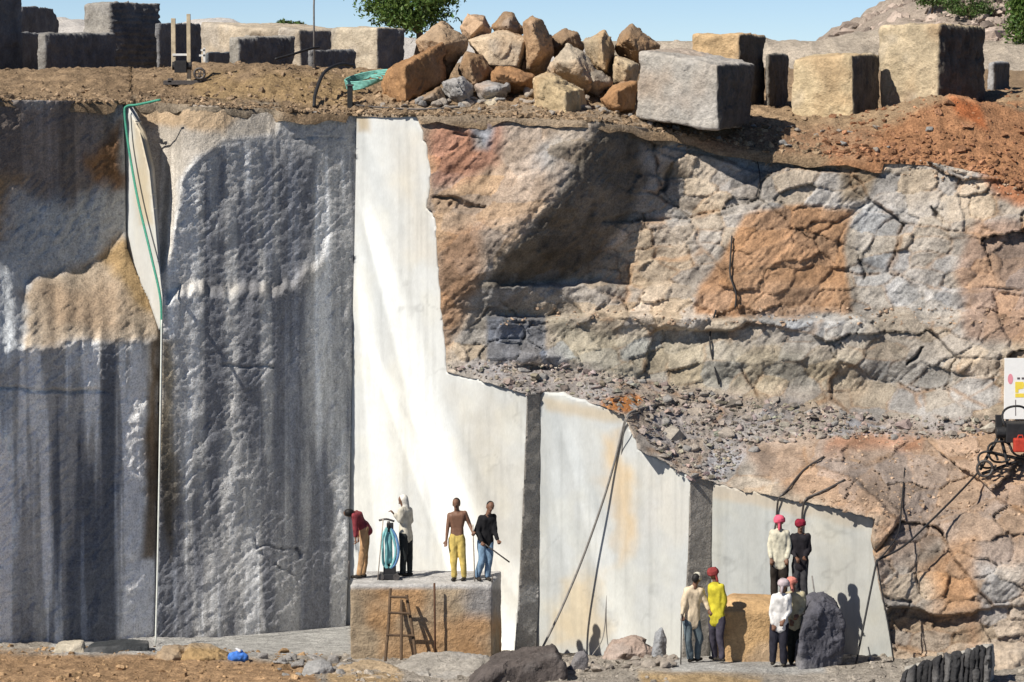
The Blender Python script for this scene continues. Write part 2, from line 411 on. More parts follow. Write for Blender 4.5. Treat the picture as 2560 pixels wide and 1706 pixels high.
# ---- colours (albedo)
GREY = (.50, .50, .50)
def col_B(px, py, W):
    c = paint(GREY, px, py, W, [
        ([(300, 260), (900, 260), (900, 282), (735, 284), (700, 300), (690, 340), (560, 350), (500, 395), (455, 450), (440, 560), (425, 640), (390, 700), (330, 500)], (.40, .365, .32), 14),
        ([(380, 690), (600, 700), (720, 690), (770, 650), (820, 640), (790, 690), (730, 730), (400, 735)], (.50, .48, .45), 20),
        ([(395, 850), (430, 850), (440, 1200), (430, 1400), (390, 1300)], (.28, .24, .18), 16),
        ([(320, 260), (620, 270), (560, 330), (450, 320), (340, 300)], (.44, .33, .22), 14),
        ([(390, 1480), (700, 1350), (870, 1450), (870, 1560), (390, 1590)], (.55, .55, .55), 60),
        ([(700, 900), (880, 700), (880, 1300), (720, 1200)], (.52, .52, .52), 60)])
    s = fbm(np.c_[W[:, 0]*2.6, W[:, 1]*0, W[:, 2]*.16], 1, 4, 41); k = sst(330, 430, py-.0*px)
    s2 = fbm(np.c_[W[:, 0]*9, W[:, 1]*0, W[:, 2]*.22], 1, 3, 45)
    dark = sst(-.02, .32, s)*k; lite = sst(.05, .38, -s+.3*s2)*k; thin = sst(.22, .5, s2)*k
    c = c*(1-.58*dark[:, None]*np.array([1, .97, .88])); c = c*(1+(.35*lite+.4*thin)[:, None]*np.array([.95, 1, 1.06]))
    return c
def col_A(px, py, W):
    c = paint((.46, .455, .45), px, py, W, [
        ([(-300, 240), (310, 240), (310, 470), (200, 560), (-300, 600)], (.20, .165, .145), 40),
        ([(210, 400), (310, 300), (310, 480), (230, 470)], (.22, .12, .06), 20),
        ([(-300, 420), (70, 450), (60, 590), (-300, 600)], (.36, .24, .14), 22),
        ([(30, 500), (260, 470), (270, 640), (20, 700)], (.46, .48, .50), 40),
        ([(70, 700), (250, 645), (312, 600), (400, 850), (150, 862), (60, 870)], (.42, .345, .265), 16), ([(90, 720), (240, 700), (330, 800), (150, 850)], (.36, .27, .19), 40),
        ([(250, 645), (312, 590), (400, 800), (330, 770)], (.36, .25, .13), 18),
        ([(-300, 640), (50, 660), (60, 800), (40, 900), (-300, 1100)], (.62, .65, .68), 26),
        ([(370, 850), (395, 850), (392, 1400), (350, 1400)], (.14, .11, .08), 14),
        ([(-300, 1000), (30, 950), (40, 1500), (-300, 1600)], (.54, .57, .60), 22)])
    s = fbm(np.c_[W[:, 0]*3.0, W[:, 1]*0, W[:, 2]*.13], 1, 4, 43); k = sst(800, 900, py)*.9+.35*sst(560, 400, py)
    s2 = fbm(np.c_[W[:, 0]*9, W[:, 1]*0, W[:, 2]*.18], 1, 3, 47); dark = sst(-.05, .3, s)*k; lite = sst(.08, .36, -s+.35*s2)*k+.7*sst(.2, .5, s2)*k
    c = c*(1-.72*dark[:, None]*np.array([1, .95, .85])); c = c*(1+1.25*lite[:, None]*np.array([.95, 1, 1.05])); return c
def sawn_col(seed, stains=(), base=(.54, .55, .54), rays=()):
    def f(px, py, W):
        c = paint(base, px, py, W, stains, seed)
        s = fbm(np.c_[W[:, 0]*3, W[:, 1]*0, W[:, 2]*.12], 1, 3, seed); c = c*(1+.05*s[:, None]*np.array([.6, .9, 1.4]))
        u = (px-.45*py)/90; u2 = fbm(np.c_[u, u*0, py/900], 1, 3, seed+4)
        c = c*(1-.10*sst(.05, .45, u2)[:, None]*np.array([1, .9, .78]))
        for (x0, y0, sl_, w0, w1, a) in rays:      # arcs left by the wire saw: straight polished bands fanning out from the top
            t_ = py-y0; d_ = px-(x0+sl_*t_); wd = w0+w1*np.clip(t_, 0, None); k_ = sst(-30, 120, t_)*sst(-1.25*wd, -.75*wd, d_)*sst(1.6*wd, .2*wd, d_); c = c*(1+a*k_)[:, None]
        m1 = fbm(W, 1.2, 5, seed+8); m2 = fbm(W, 4.5, 4, seed+9); dr = fbm(np.c_[W[:, 0]*14, W[:, 1]*0, W[:, 2]*.35], 1, 3, seed+12)
        c = c*(1+.09*m1+.07*m2)[:, None]*(1-.10*sst(.15, .5, dr))[:, None]
        vein = sst(.035, 0, np.abs(fbm(W*np.array([1, 1, 1.6]), .55, 4, seed+10))); c = c*(1-.16*vein*sst(0, .3, fbm(W, .5, 2, seed+11)))[:, None]*np.array([1, .985, .95])**sst(0, .4, m1)[:, None]
        return c*(1+.05*fbm(W, 9, 3, seed+7))[:, None]
    return f
def col_G(px, py, W):
    c = paint((.46, .39, .315), px, py, W, [
        ([(1050, 285), (1480, 295), (1470, 330), (1380, 500), (1210, 690), (1110, 900), (1090, 700), (1060, 480)], (.46, .335, .235), 16),
        ([(1070, 290), (1270, 300), (1240, 420), (1180, 450), (1090, 450)], (.44, .235, .155), 26),
        ([(1180, 310), (1230, 310), (1220, 370), (1180, 360)], (.36, .34, .33), 14),
        ([(1095, 600), (1210, 560), (1210, 690), (1110, 860)], (.43, .26, .155), 30),
        ([(1380, 300), (1475, 310), (1460, 380), (1380, 470), (1340, 400)], (.43, .37, .31), 40),
        ([(1490, 315), (1700, 335), (1620, 470), (1510, 630), (1400, 705), (1200, 720), (1310, 600), (1400, 480)], (.20, .165, .125), 13),  # dark brown scoop facing right, its shade painted into the colour
        ([(1745, 790), (1750, 720), (1860, 540), (2000, 510), (2130, 530), (2110, 620), (2130, 780), (1960, 790)], (.46, .265, .145), 10),
        ([(1740, 740), (1960, 700), (2120, 720), (2120, 785), (1740, 785)], (.48, .29, .17), 10),
        ([(2140, 520), (2370, 500), (2370, 780), (2150, 770)], (.46, .405, .345), 14),
        ([(1600, 360), (1920, 370), (1900, 500), (1640, 500)], (.46, .405, .345), 24),
        ([(2380, 690), (2440, 560), (2560, 560), (2860, 560), (2860, 860), (2420, 850)], (.40, .27, .19), 16),
        ([(2450, 430), (2560, 420), (2860, 400), (2860, 520), (2540, 520)], (.46, .20, .10), 16),
        ([(2090, 385), (2230, 390), (2150, 500), (2100, 510)], (.34, .25, .16), 16),
        ([(1700, 795), (2160, 800), (2160, 862), (1720, 862)], (.47, .42, .36), 16),
        ([(1380, 800), (1900, 862), (2140, 880), (2120, 970), (1700, 960), (1400, 910)], (.46, .41, .325), 30),
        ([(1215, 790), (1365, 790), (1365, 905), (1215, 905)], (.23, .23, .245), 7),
        ([(2150, 930), (2300, 900), (2510, 930), (2510, 1050), (2150, 1040)], (.41, .37, .32), 30),
        (gravel_poly, (.36, .315, .28), 18),
        ([(1840, 1120), (2050, 1085), (2300, 1090), (2560, 1080), (2860, 1080), (2860, 1640), (2200, 1640), (2190, 1300), (1960, 1230)], (.40, .285, .205), 22),
        ([(2220, 1450), (2340, 1350), (2420, 1640), (2230, 1640)], (.40, .33, .26), 30),
        ([(2300, 1420), (2420, 1350), (2440, 1500), (2350, 1560)], (.45, .26, .14), 34),
        ([(2440, 1420), (2560, 1400), (2560, 1640), (2450, 1640)], (.44, .37, .30), 22),
        ([(2090, 1085), (2300, 1100), (2290, 1130), (2060, 1130)], (.46, .24, .14), 18),
        ([(1505, 1000), (1580, 985), (1610, 1000), (1570, 1038), (1500, 1030)], (.50, .21, .07), 7)], 50)
    v = fbm(W, 1.1, 4, 55); c = c*.88*np.array([.965, 1, 1.055])*(1-.32*sst(.12, .5, fbm(W, 1.9, 5, 58)))[:, None]*(1-.25*sst(.2, .5, fbm(W*np.array([1, 1, .4]), 3.5, 4, 59)))[:, None]*(1+.26*v[:, None]*np.array([1.0, 1.05, 1.15]))*(1+.22*fbm(W, 3.2, 4, 57))[:, None]
    wx = W[:, 0]+.22*fbm(W, .9, 4, 61); wz = W[:, 2]*1.25+.2*fbm(W, .9, 4, 62); r2 = voro(wx*.9-.3*wz+5, wz*1.2, .62, 13)[0]; r1 = voro(wx*.8+.25*wz, wz, 1.5, 11)[0]
    j2 = voro(wx*.9-.3*wz+5, wz*1.2, .62, 13)[3]; j1 = voro(wx*.8+.25*wz, wz, 1.5, 11)[3]
    st = (np.maximum(sst(.07, .01, j1), .7*sst(.05, .0, j2))*sst(-.15, .25, fbm(W, 1.6, 3, 66)))[:, None]*sst(1480, 1640, px+.25*(py-500))[:, None]      # rust and dirt washed along the joints
    c = c*(1-.6*st)+.6*st*np.array((.27, .165, .095))
    return c*(1+.14*r1[0]+.17*r2[0])[:, None]*np.stack([1+.07*r2[1]+.05*r1[1], 1+0*r2[1], 1-.11*r2[1]-.06*r1[1]], -1)

RIMX = [-300, 0, 300, 520, 700, 880, 1040, 1300, 1500, 1700, 1900, 2100, 2300, 2480, 2560, 2860]
RIMY = [248, 250, 254, 264, 276, 283, 286, 292, 302, 335, 375, 392, 400, 440, 468, 500]
def rim_py(px): return np.interp(px, RIMX, RIMY)
def rim_Y(px):
    px = np.asarray(px, float); py = rim_py(px)
    return np.where(px < 310, dA(px, py), np.where(px < 330, dW(px, py), np.where(px < 880, dB(px, py), np.where(px < 1042, dC(px, py), dG(px, py)))))
def rimline(a, b, n=24): return [(x, float(rim_py(x))) for x in np.linspace(a, b, n)]

edgeC = [(1040, 286), (1052, 318), (1066, 360), (1074, 410), (1076, 470), (1066, 520), (1088, 545), (1093, 640), (1102, 760), (1112, 860), (1117, 930), (1170, 945), (1235, 962), (1290, 978), (1320, 986)]
edgeD = [(1352, 984), (1400, 985), (1450, 1000), (1520, 1022), (1560, 1036), (1575, 1075), (1592, 1105), (1595, 1125), (1650, 1150), (1700, 1180), (1728, 1196)]
edgeE = [(1782, 1204), (1850, 1225), (1950, 1244), (2050, 1262), (2130, 1282), (2188, 1300)]
sideE = [(2188, 1300), (2184, 1360), (2196, 1430), (2212, 1520), (2228, 1600), (2235, 1660)]
edgeW = [(322, 268), (350, 330), (374, 430), (388, 560), (397, 660), (406, 740), (408, 800)]

edgeC = jag(edgeC, 1.6, 3, 61); edgeD = jag(edgeD, 2.2, 3, 62); edgeE = jag(edgeE, 2.0, 3, 63)
# the quarry walls
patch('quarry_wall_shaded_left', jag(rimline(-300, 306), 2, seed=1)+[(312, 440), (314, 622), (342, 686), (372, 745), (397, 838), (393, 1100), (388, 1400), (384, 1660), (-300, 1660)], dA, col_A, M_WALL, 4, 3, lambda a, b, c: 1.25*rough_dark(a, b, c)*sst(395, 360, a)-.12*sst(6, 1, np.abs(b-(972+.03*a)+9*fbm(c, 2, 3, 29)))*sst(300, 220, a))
patch('sawn_face_narrow', [(306, 262), (322, 268)]+edgeW[1:]+[(399, 830), (372, 752), (342, 692), (310, 630)], dW, sawn_col(90, [([(330, 300), (372, 300), (385, 560), (345, 560)], (.50, .44, .34), 14)]), M_SAWN, 4, 2, rough_sawn)
def rough_B(px, py, W):
    r = rough_dark(px, py, W); qx = px+12*fbm(W, 3, 3, 29); qy = py+12*fbm(W, 3, 3, 30)
    for (pts, wd, dp) in [([(640, 1340), (645, 1362), (700, 1370), (745, 1372), (756, 1392)], 6, .13), ([(650, 1375), (700, 1420), (750, 1450)], 5, .11), ([(735, 345), (860, 348)], 4, .1), ([(560, 915), (680, 915)], 6, .12)]:
        for (x0, y0), (x1, y1) in zip(pts[:-1], pts[1:]):
            t = np.clip(((qx-x0)*(x1-x0)+(qy-y0)*(y1-y0))/((x1-x0)**2+(y1-y0)**2), 0, 1)
            d = np.hypot(qx-x0-t*(x1-x0), qy-y0-t*(y1-y0)); r = r-.6*dp*sst(wd*.8, 0, d)
    return r*sst(886, 868, px)
patch('quarry_wall_shaded_right', [(322, 268)]+jag(rimline(330, 893), 1.5, seed=2)+[(886, 620), (880, 900), (870, 1400), (860, 1664), (386, 1664), (396, 1400), (403, 1100)]+edgeW[::-1][:-1], dB, col_B, M_WALL, 4, 3, rough_B)
patch('sawn_face_tall', [(892, 283), (960, 284)]+edgeC+[(1312, 1200), (1298, 1500), (1286, 1664), (858, 1664), (866, 1500), (879, 900), (886, 620)], dC,
      sawn_col(100, [([(890, 280), (935, 280), (925, 330), (895, 330)], (.45, .39, .30), 10), ([(1160, 985), (1300, 985), (1290, 1500), (1230, 1500), (1130, 1200)], (.50, .495, .465), 60), ([(1000, 300), (1075, 330), (1090, 640), (1010, 640)], (.56, .545, .505), 40)], (.58, .595, .59), [(905, 480, .30, 14, .05, .40), (900, 800, .40, 10, .03, .25), (893, 560, .10, 12, .03, .22), (950, 900, .62, 10, .03, .14)]), M_SAWN, 5, 2.5, rough_sawn)
def strip_depth(x0, Y0, x1, Y1): return lambda px, py: Y0+(Y1-Y0)*(px-x0+.012*(py-1000))/(x1-x0)
def col_strip(px, py, W): return paint((.31, .29, .265), px, py, W, [([(1290, 1450), (1345, 1450), (1345, 1660), (1280, 1660)], (.42, .42, .42), 20)])*(1+.2*fbm(W, 2, 4, 71))[:, None]
def rough_strip(px, py, W): return .03*fbm(W, 3, 4, 35)
patch('rough_return_face', [(1318, 984), (1354, 983), (1350, 1200), (1346, 1500), (1338, 1664), (1284, 1664), (1296, 1500), (1310, 1200)], strip_depth(1320, 72.72, 1352, 72.94), col_strip, M_WALL, 4, 2, rough_strip)
patch('sawn_face_middle', edgeD+[(1722, 1400), (1706, 1664), (1334, 1664), (1344, 1500), (1348, 1200)], dD,
      sawn_col(110, [([(1500, 1100), (1560, 1090), (1580, 1350), (1540, 1420)], (.55, .45, .32), 30), ([(1400, 1450), (1500, 1440), (1500, 1600), (1380, 1620)], (.55, .48, .36), 40), ([(1350, 985), (1570, 1030), (1560, 1060), (1360, 1020)], (.47, .42, .34), 12), ([(1580, 1150), (1725, 1200), (1720, 1350), (1600, 1350)], (.51, .515, .505), 40)], (.48, .50, .50), [(1400, 1010, .28, 12, .03, .16), (1370, 1100, .2, 10, .03, .10)]), M_SAWN, 5, 2.5, rough_sawn)
patch('rough_return_face', [(1726, 1194), (1784, 1202), (1778, 1450), (1772, 1664), (1704, 1664), (1720, 1400)], strip_depth(1728, 70.52, 1782, 70.79), col_strip, M_WALL, 4, 2, rough_strip)
patch('sawn_face_low', edgeE+sideE[1:]+[(1770, 1664), (1778, 1450)], dE,
      sawn_col(120, [([(1780, 1200), (2190, 1300), (2180, 1330), (1780, 1240)], (.43, .39, .33), 10), ([(2000, 1300), (2190, 1310), (2220, 1640), (2080, 1640)], (.46, .46, .43), 50)], (.40, .415, .405)), M_SAWN, 5, 2.5, rough_sawn)
rimG = jag(rimline(1040, 2860, 60), 2, seed=3)
gpoly = rimG+[(2860, 1668), (2237, 1668)]+sideE[::-1][1:]+edgeE[::-1][1:]+[(1728, 1194)]+edgeD[::-1][1:]+[(1322, 984)]+edgeC[::-1][1:]
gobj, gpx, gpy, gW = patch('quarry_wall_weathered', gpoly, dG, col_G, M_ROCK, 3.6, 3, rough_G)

# ------------------------------------------------------------------ upper bench: where the cut blocks stand
# name, label, left px, near-corner px, right px, top py, bottom py, depth, yaw deg, colour, groove
TAN = (.47, .39, .28); DKG = (.21, .21, .215); LGR = (.44, .41, .37); ORG = (.52, .37, .21); YEL = (.52, .42, .27)
BLOCKS = [
 ('granite_block', 'dark granite block cut off by the edge of the view, beside the squat dark block', -120, -80, 26, -25, 186, 92, 26, DKG, 0),
 ('granite_block', 'round-topped dark grey block standing behind the squat dark blocks', 32, 44, 142, 18, 185, 112, 16, DKG, 0),
 ('granite_block', 'small dark square block between the edge block and the pale-edged block', 24, 34, 92, 84, 192, 98, 14, DKG, 0),
 ('granite_block', 'squat dark block with a narrow pale sunlit side, in front of the tall block', 90, 117, 256, 86, 197, 92, 28, (.25, .24, .225), .03),
 ('granite_block', 'tallest block with pale side and dark side scored by horizontal drill marks', 203, 276, 389, 9, 196, 100, 44, (.33, .31, .28), -.05),
 ('granite_block', 'dark block standing behind the two pale wooden posts', 389, 400, 516, 58, 200, 98, 15, DKG, .02),
 ('granite_block', 'small low dark blue-grey block beside the wire saw stand', 514, 522, 568, 130, 200, 96, 15, (.18, .2, .22), 0),
 ('granite_block', 'pale-sided block with pitted dark front, behind the brown earth mound', 568, 603, 718, 92, 205, 90, 30, (.34, .32, .285), .04),
 ('granite_block', 'long pale block with a dark square end, far behind the pole', 690, 752, 822, 74, 170, 108, 38, (.44, .38, .30), 0),
 ('granite_block', 'low dark block lying at the foot of the thin pole', 772, 786, 898, 130, 205, 92, 16, DKG, .03),
 ('granite_block', 'wide pale block with blue-grey end, just left of the boulder pile', 822, 940, 1008, 72, 190, 100, 34, (.46, .40, .31), .02),
 ('granite_block', 'orange-topped tall block behind the leaning grey block', 1733, 1846, 1920, 88, 272, 80, 30, ORG, .02),
 ('granite_block', 'narrow dark block in the shade between orange and yellow blocks', 1914, 1924, 1986, 134, 282, 80.5, 14, (.24, .22, .19), .02),
 ('granite_block', 'yellow sawn block with a rough black end', 1986, 2130, 2216, 140, 300, 78, 26, YEL, .02),
 ('granite_block', 'largest block, yellowish front and rough dark side, above the red earth', 2208, 2348, 2484, 66, 310, 79, 36, (.50, .41, .28), .05),
 ('granite_block', 'grey slab lying beyond the largest block', 2470, 2486, 2640, 158, 240, 88, 14, (.36, .36, .36), 0),
]
# the grey leaning block in front
GP = []   # ground control points of the bench: px, py, Y
for b in BLOCKS: GP.append((b[3], b[6]-6, b[7]))
GP += [(1790, 322, 73.9), (1620, 300, 75.5)]
for x in (-300, -100, 100, 250, 330, 450, 560, 700, 880, 1000, 1150, 1300, 1480, 1600, 1750, 1900, 2050, 2200, 2350, 2480, 2600, 2860):
    GP.append((x, float(rim_py(x)), float(rim_Y(x))))
GP += [(640, 186, 79), (560, 184, 80), (800, 192, 80), (860, 210, 79), (440, 228, 79), (480, 232, 79), (200, 204, 80), (60, 202, 80), (330, 210, 80), (950, 240, 79),
       (1000, 250, 76.6), (1200, 262, 76.2), (1400, 270, 76), (1550, 285, 76.2), (1150, 215, 80), (1300, 210, 80.5), (1500, 220, 80.5),
       (2390, 246, 76.8), (2300, 285, 76.3), (2250, 335, 75.9), (2480, 290, 76.6), (2560, 320, 76.5), (2150, 345, 76.3), (2000, 330, 76.6), (1930, 330, 76), (2560, 240, 80), (2860, 260, 80)]
for x in (-600, 0, 600, 1200, 1800, 2400, 3100): GP += [(x, 172, 130), (x, 150, 180)]
GP = np.array(GP, float); gw = P(GP[:, 0], GP[:, 1], GP[:, 2])
_b = TPS(gw[:, :2], gw[:, 2], 2e-3, 10.0)
def bench_z(x, y, detail=True):
    x = np.asarray(x, float); y = np.asarray(y, float); px = 1280+x/y*F*.996
    ry = rim_Y(px); rz = P(px, rim_py(px), ry)
    z = _b(x, y); corr = (rz[..., 2]-_b(rz[..., 0], rz[..., 1]))*np.exp(-np.clip(y-ry, 0, None)/1.2)
    z = z+corr; kf = sst(105, 135, y); z = z*(1-kf)+kf*(11.2-(y-105)*.006)
    if detail:
        Q = np.stack([x, y, x*0], -1).reshape(-1, 3); k = sst(0, 1.0, (y-ry)).ravel()*sst(140, 100, y.ravel())
        z = z+(k*(.17*fbm(Q, .8, 4, 131)+.10*fbm(Q, 3.2, 3, 132, ridged=True))).reshape(z.shape)
    return z
def gz(x, y): return float(bench_z(np.array([x]), np.array([y]))[0])

cpx = np.arange(-420, 2990, 7.0); rows = np.r_[-.02, -.01, np.linspace(0, 8, 70), 8+np.geomspace(.2, 260, 60)]
CPX, RW = np.meshgrid(cpx, rows); YY = rim_Y(CPX)-.02+RW; XX = (CPX-1280)/F*YY*1.004
ZZ = bench_z(XX, YY); nx = len(cpx); ny = len(rows)
lipk = np.where((cpx > 870) & (cpx < 1050), .25, 1.0)*np.where((cpx > 296) & (cpx < 335), .3, 1.0)*np.where(cpx > 2200, .4, 1.0); LQ = np.c_[XX[2], YY[2], ZZ[2]]; l1 = fbm(LQ, 2.2, 4, 133); l2 = fbm(LQ, 1.1, 4, 134)
for r_, dy_, dz_ in ((0, -.13, -.22), (1, -.11, -.08)): YY[r_] = YY[2]+lipk*(dy_+.10*l1); ZZ[r_] = ZZ[2]+lipk*dz_*(1+.9*l2)
YY[2] = YY[2]-.05*lipk; ZZ[2] += lipk*.05*l1
j, i = np.meshgrid(np.arange(ny-1), np.arange(nx-1), indexing='ij'); q = np.stack([j*nx+i, j*nx+i+1, (j+1)*nx+i+1, (j+1)*nx+i], -1).reshape(-1, 4)
Wt = np.stack([XX, YY, ZZ], -1).reshape(-1, 3); ppx, ppy = pix(Wt)
tc_ = paint((.42, .30, .19), ppx, ppy, Wt, [
    ([(2050, 430), (2150, 330), (2400, 235), (2600, 280), (2900, 300), (2900, 520)], (.47, .245, .13), 20),
    ([(2370, 240), (2450, 260), (2470, 320), (2400, 290)], (.48, .17, .07), 10),
    ([(1700, 340), (1900, 330), (2200, 330), (2150, 400), (1900, 385)], (.42, .26, .16), 16),
    ([(480, 190), (900, 180), (900, 255), (480, 260)], (.44, .31, .17), 20),
    ([(330, 250), (700, 255), (720, 300), (340, 300)], (.40, .33, .25), 12),
    ([(900, 262), (1700, 262), (1700, 330), (900, 300)], (.42, .33, .24), 8)], 140)
tc_ = tc_*(.80-.14*sst(900, 700, ppx))[:, None]*(1+.3*fbm(Wt, .7, 4, 141))[:, None]*(1+.25*fbm(Wt, 3, 3, 142))[:, None]
far = sst(100, 150, Wt[:, 1])[:, None]; tc_ = tc_*(1-far)+far*np.array((.36, .30, .22))
tag(link('upper_bench_ground', mesh('upper_bench_ground', Wt, q.astype(np.int32), M_SOIL, tc_)), kind='structure')
# land beyond, out to the horizon
v = [(-4000, 250, 9.5), (4000, 250, 9.5), (6000, 8000, 9.5), (-6000, 8000, 9.5)]
tag(link('distant_ground', mesh('distant_ground', v, [[0, 1, 2, 3]], M_SOIL, (.36, .30, .22))), kind='structure')

def hill(name, crest, Y, depth, colf, seed, rough=1.0, foot=12.0, nxs=170):
    """ridge whose skyline follows the crest polyline (px, py) at distance Y"""
    cx = np.array([c[0] for c in crest], float); cy = np.array([c[1] for c in crest], float)
    u = np.linspace(cx[0], cx[-1], nxs); t = np.linspace(-1, 1, 60); U, T = np.meshgrid(u, t)
    top = P(U, np.interp(U, cx, cy), Y); x = top[..., 0]; y = Y+T*depth
    prof = np.where(T < 0, 1-np.abs(T)**1.3, 1-T**2); z = foot-3+(top[..., 2]-foot+3)*prof
    W = np.stack([x, y, z], -1).reshape(-1, 3)
    W[:, 2] += rough*(fbm(W, .12, 4, seed)*.9+fbm(W, .5, 4, seed+1, ridged=True)*.55)*prof.ravel()
    j, i = np.meshgrid(np.arange(59), np.arange(nxs-1), indexing='ij')
    q = np.stack([j*nxs+i, j*nxs+i+1, (j+1)*nxs+i+1, (j+1)*nxs+i], -1).reshape(-1, 4)
    return tag(link(name, mesh(name, W, q.astype(np.int32), M_SOIL, colf(W))), kind='structure')
hill('hill_rocky', [(1950, 170), (2060, 120), (2120, 75), (2170, 42), (2240, 12), (2330, -40), (2500, -90), (2900, -150), (3300, -150)], 210, 32,
     lambda W: np.array((.37, .31, .26))*(1+.35*fbm(W, .25, 4, 151))[:, None], 150, 1.1)
hill('hill_pale_ridge', [(1560, 150), (1640, 104), (1760, 96), (1900, 98), (2020, 92), (2100, 84), (2250, 70), (2500, 100), (2900, 110)], 150, 14,
     lambda W: np.array((.45, .39, .32))*(1+.25*fbm(W, .4, 4, 153))[:, None], 152, .7, 10.5)
hill('hill_far_low', [(-300, 80), (0, 76), (140, 44), (200, 48), (330, 72), (420, 66), (500, 46), (560, 48), (640, 68), (760, 78), (900, 88), (1100, 100), (1500, 114)], 330, 40,
     lambda W: np.array((.56, .53, .50))*(1+.2*fbm(W, .1, 4, 155))[:, None], 154, .8, 9)  # haze of distance mixed into the pale base colour

# ------------------------------------------------------------------ pit floor
FP = [(-300, 1612, 70.5), (0, 1612, 70.9), (200, 1606, 72.2), (388, 1600, 73.0), (600, 1584, 74.3), (860, 1563, 76.0), (1000, 1580, 75.4), (1300, 1634, 72.8), (1345, 1634, 73.2), (1700, 1645, 70.7), (1775, 1640, 70.9), (2235, 1645, 68.0),
      (880, 1642, 70.0), (1232, 1642, 70.0), (1728, 1658, 66.6), (1795, 1660, 66.6), (1950, 1666, 66.2), (1990, 1664, 66.3), (2060, 1700, 65.0), (1600, 1660, 67), (1450, 1672, 67), (2300, 1660, 66.4), (2560, 1650, 66.4), (2860, 1650, 66.4),
      (-300, 1650, 68.5), (0, 1642, 68.8), (200, 1646, 68.6), (450, 1636, 68.8), (700, 1650, 69), (820, 1652, 69), (-300, 1706, 65.5), (0, 1702, 65.5), (500, 1700, 65.5), (900, 1690, 66.5), (1100, 1690, 66.5), (1300, 1690, 66), (1600, 1702, 65), (2000, 1706, 64.6), (2500, 1700, 64.6), (2860, 1700, 64.6)]
FP += [(x, 1990, 55) for x in (-300, 700, 1700, 2860)]
FP = np.array(FP, float); fw = P(FP[:, 0], FP[:, 1], FP[:, 2]); _f = TPS(fw[:, :2], fw[:, 2], 2e-3, 10.0)
def floor_z(x, y, detail=True):
    x = np.asarray(x, float); y = np.asarray(y, float); z = _f(x, y)
    if detail:
        Q = np.stack([x, y, x*0], -1).reshape(-1, 3)
        px = 1280+x/y*F; flat = (sst(1630, 1690, px)*sst(2100, 2050, px)*sst(65.2, 65.6, y)).ravel()     # trodden slab under the men
        flat = np.maximum(flat, (sst(450, 620, px)*sst(900, 860, px)*sst(69.3, 70.2, y)).ravel())
        z = z+((1-.9*flat)*(.09*fbm(Q, .9, 4, 161)+.05*fbm(Q, 3.4, 3, 162, ridged=True))).reshape(z.shape)
    return z
def fz(x, y): return float(floor_z(np.array([x]), np.array([y]))[0])
cpx = np.arange(-420, 2990, 6.0); ys = np.r_[np.linspace(46, 62, 20)[:-1], np.linspace(62, 77.6, 150)]
CPX, YY = np.meshgrid(cpx, ys); XX = (CPX-1280)/F*YY; ZZ = floor_z(XX, YY); nx = len(cpx); ny = len(ys)
j, i = np.meshgrid(np.arange(ny-1), np.arange(nx-1), indexing='ij'); q = np.stack([j*nx+i, j*nx+i+1, (j+1)*nx+i+1, (j+1)*nx+i], -1).reshape(-1, 4)
Wf = np.stack([XX, YY, ZZ], -1).reshape(-1, 3); ppx, ppy = pix(Wf)
fc = paint((.41, .37, .32), ppx, ppy, Wf, [
    ([(-400, 1640), (130, 1632), (400, 1640), (640, 1650), (780, 1670), (840, 1780), (-400, 1780)], (.42, .275, .16), 10),
    ([(120, 1560), (870, 1540), (880, 1640), (640, 1642), (130, 1632)], (.47, .465, .45), 7),
    ([(820, 1655), (1000, 1690), (1000, 1780), (820, 1780)], (.47, .34, .20), 12),
    ([(1680, 1640), (2060, 1640), (2060, 1682), (1680, 1676)], (.48, .475, .46), 7),
    ([(1600, 1680), (1900, 1690), (1900, 1780), (1600, 1780)], (.48, .35, .20), 10)], 170)
fc = fc*.85*(1+.25*fbm(Wf, 1.0, 4, 171))[:, None]*(1+.2*fbm(Wf, 4, 3, 172))[:, None]
tag(link('pit_floor', mesh('pit_floor', Wf, q.astype(np.int32), M_SOIL, fc)), kind='structure')

# ------------------------------------------------------------------ stone things
def facet3(Q, cell, seed):
    # planar spalls: nearest seed of a jittered 3-D grid, each with its own tilt
    g = np.floor(Q/cell).astype(np.int64); best = np.full(len(Q), 1e9); out = np.zeros(len(Q))
    for a in (-1, 0, 1):
        for b in (-1, 0, 1):
            for c in (-1, 0, 1):
                x, y, z = g[:, 0]+a, g[:, 1]+b, g[:, 2]+c
                p = np.stack([x+.5+.45*_hash(x, y, z, seed), y+.5+.45*_hash(x, y, z, seed+1), z+.5+.45*_hash(x, y, z, seed+2)], -1)*cell
                dv = Q-p; d = np.abs(dv).max(1)+.4*np.abs(dv).sum(1); m = d < best; best = np.where(m, d, best)
                t = .35*_hash(x, y, z, seed+3)+.8*(dv[:, 0]*_hash(x, y, z, seed+4)+dv[:, 1]*_hash(x, y, z, seed+5)+dv[:, 2]*_hash(x, y, z, seed+6))/cell
                out = np.where(m, t, out)
    return out

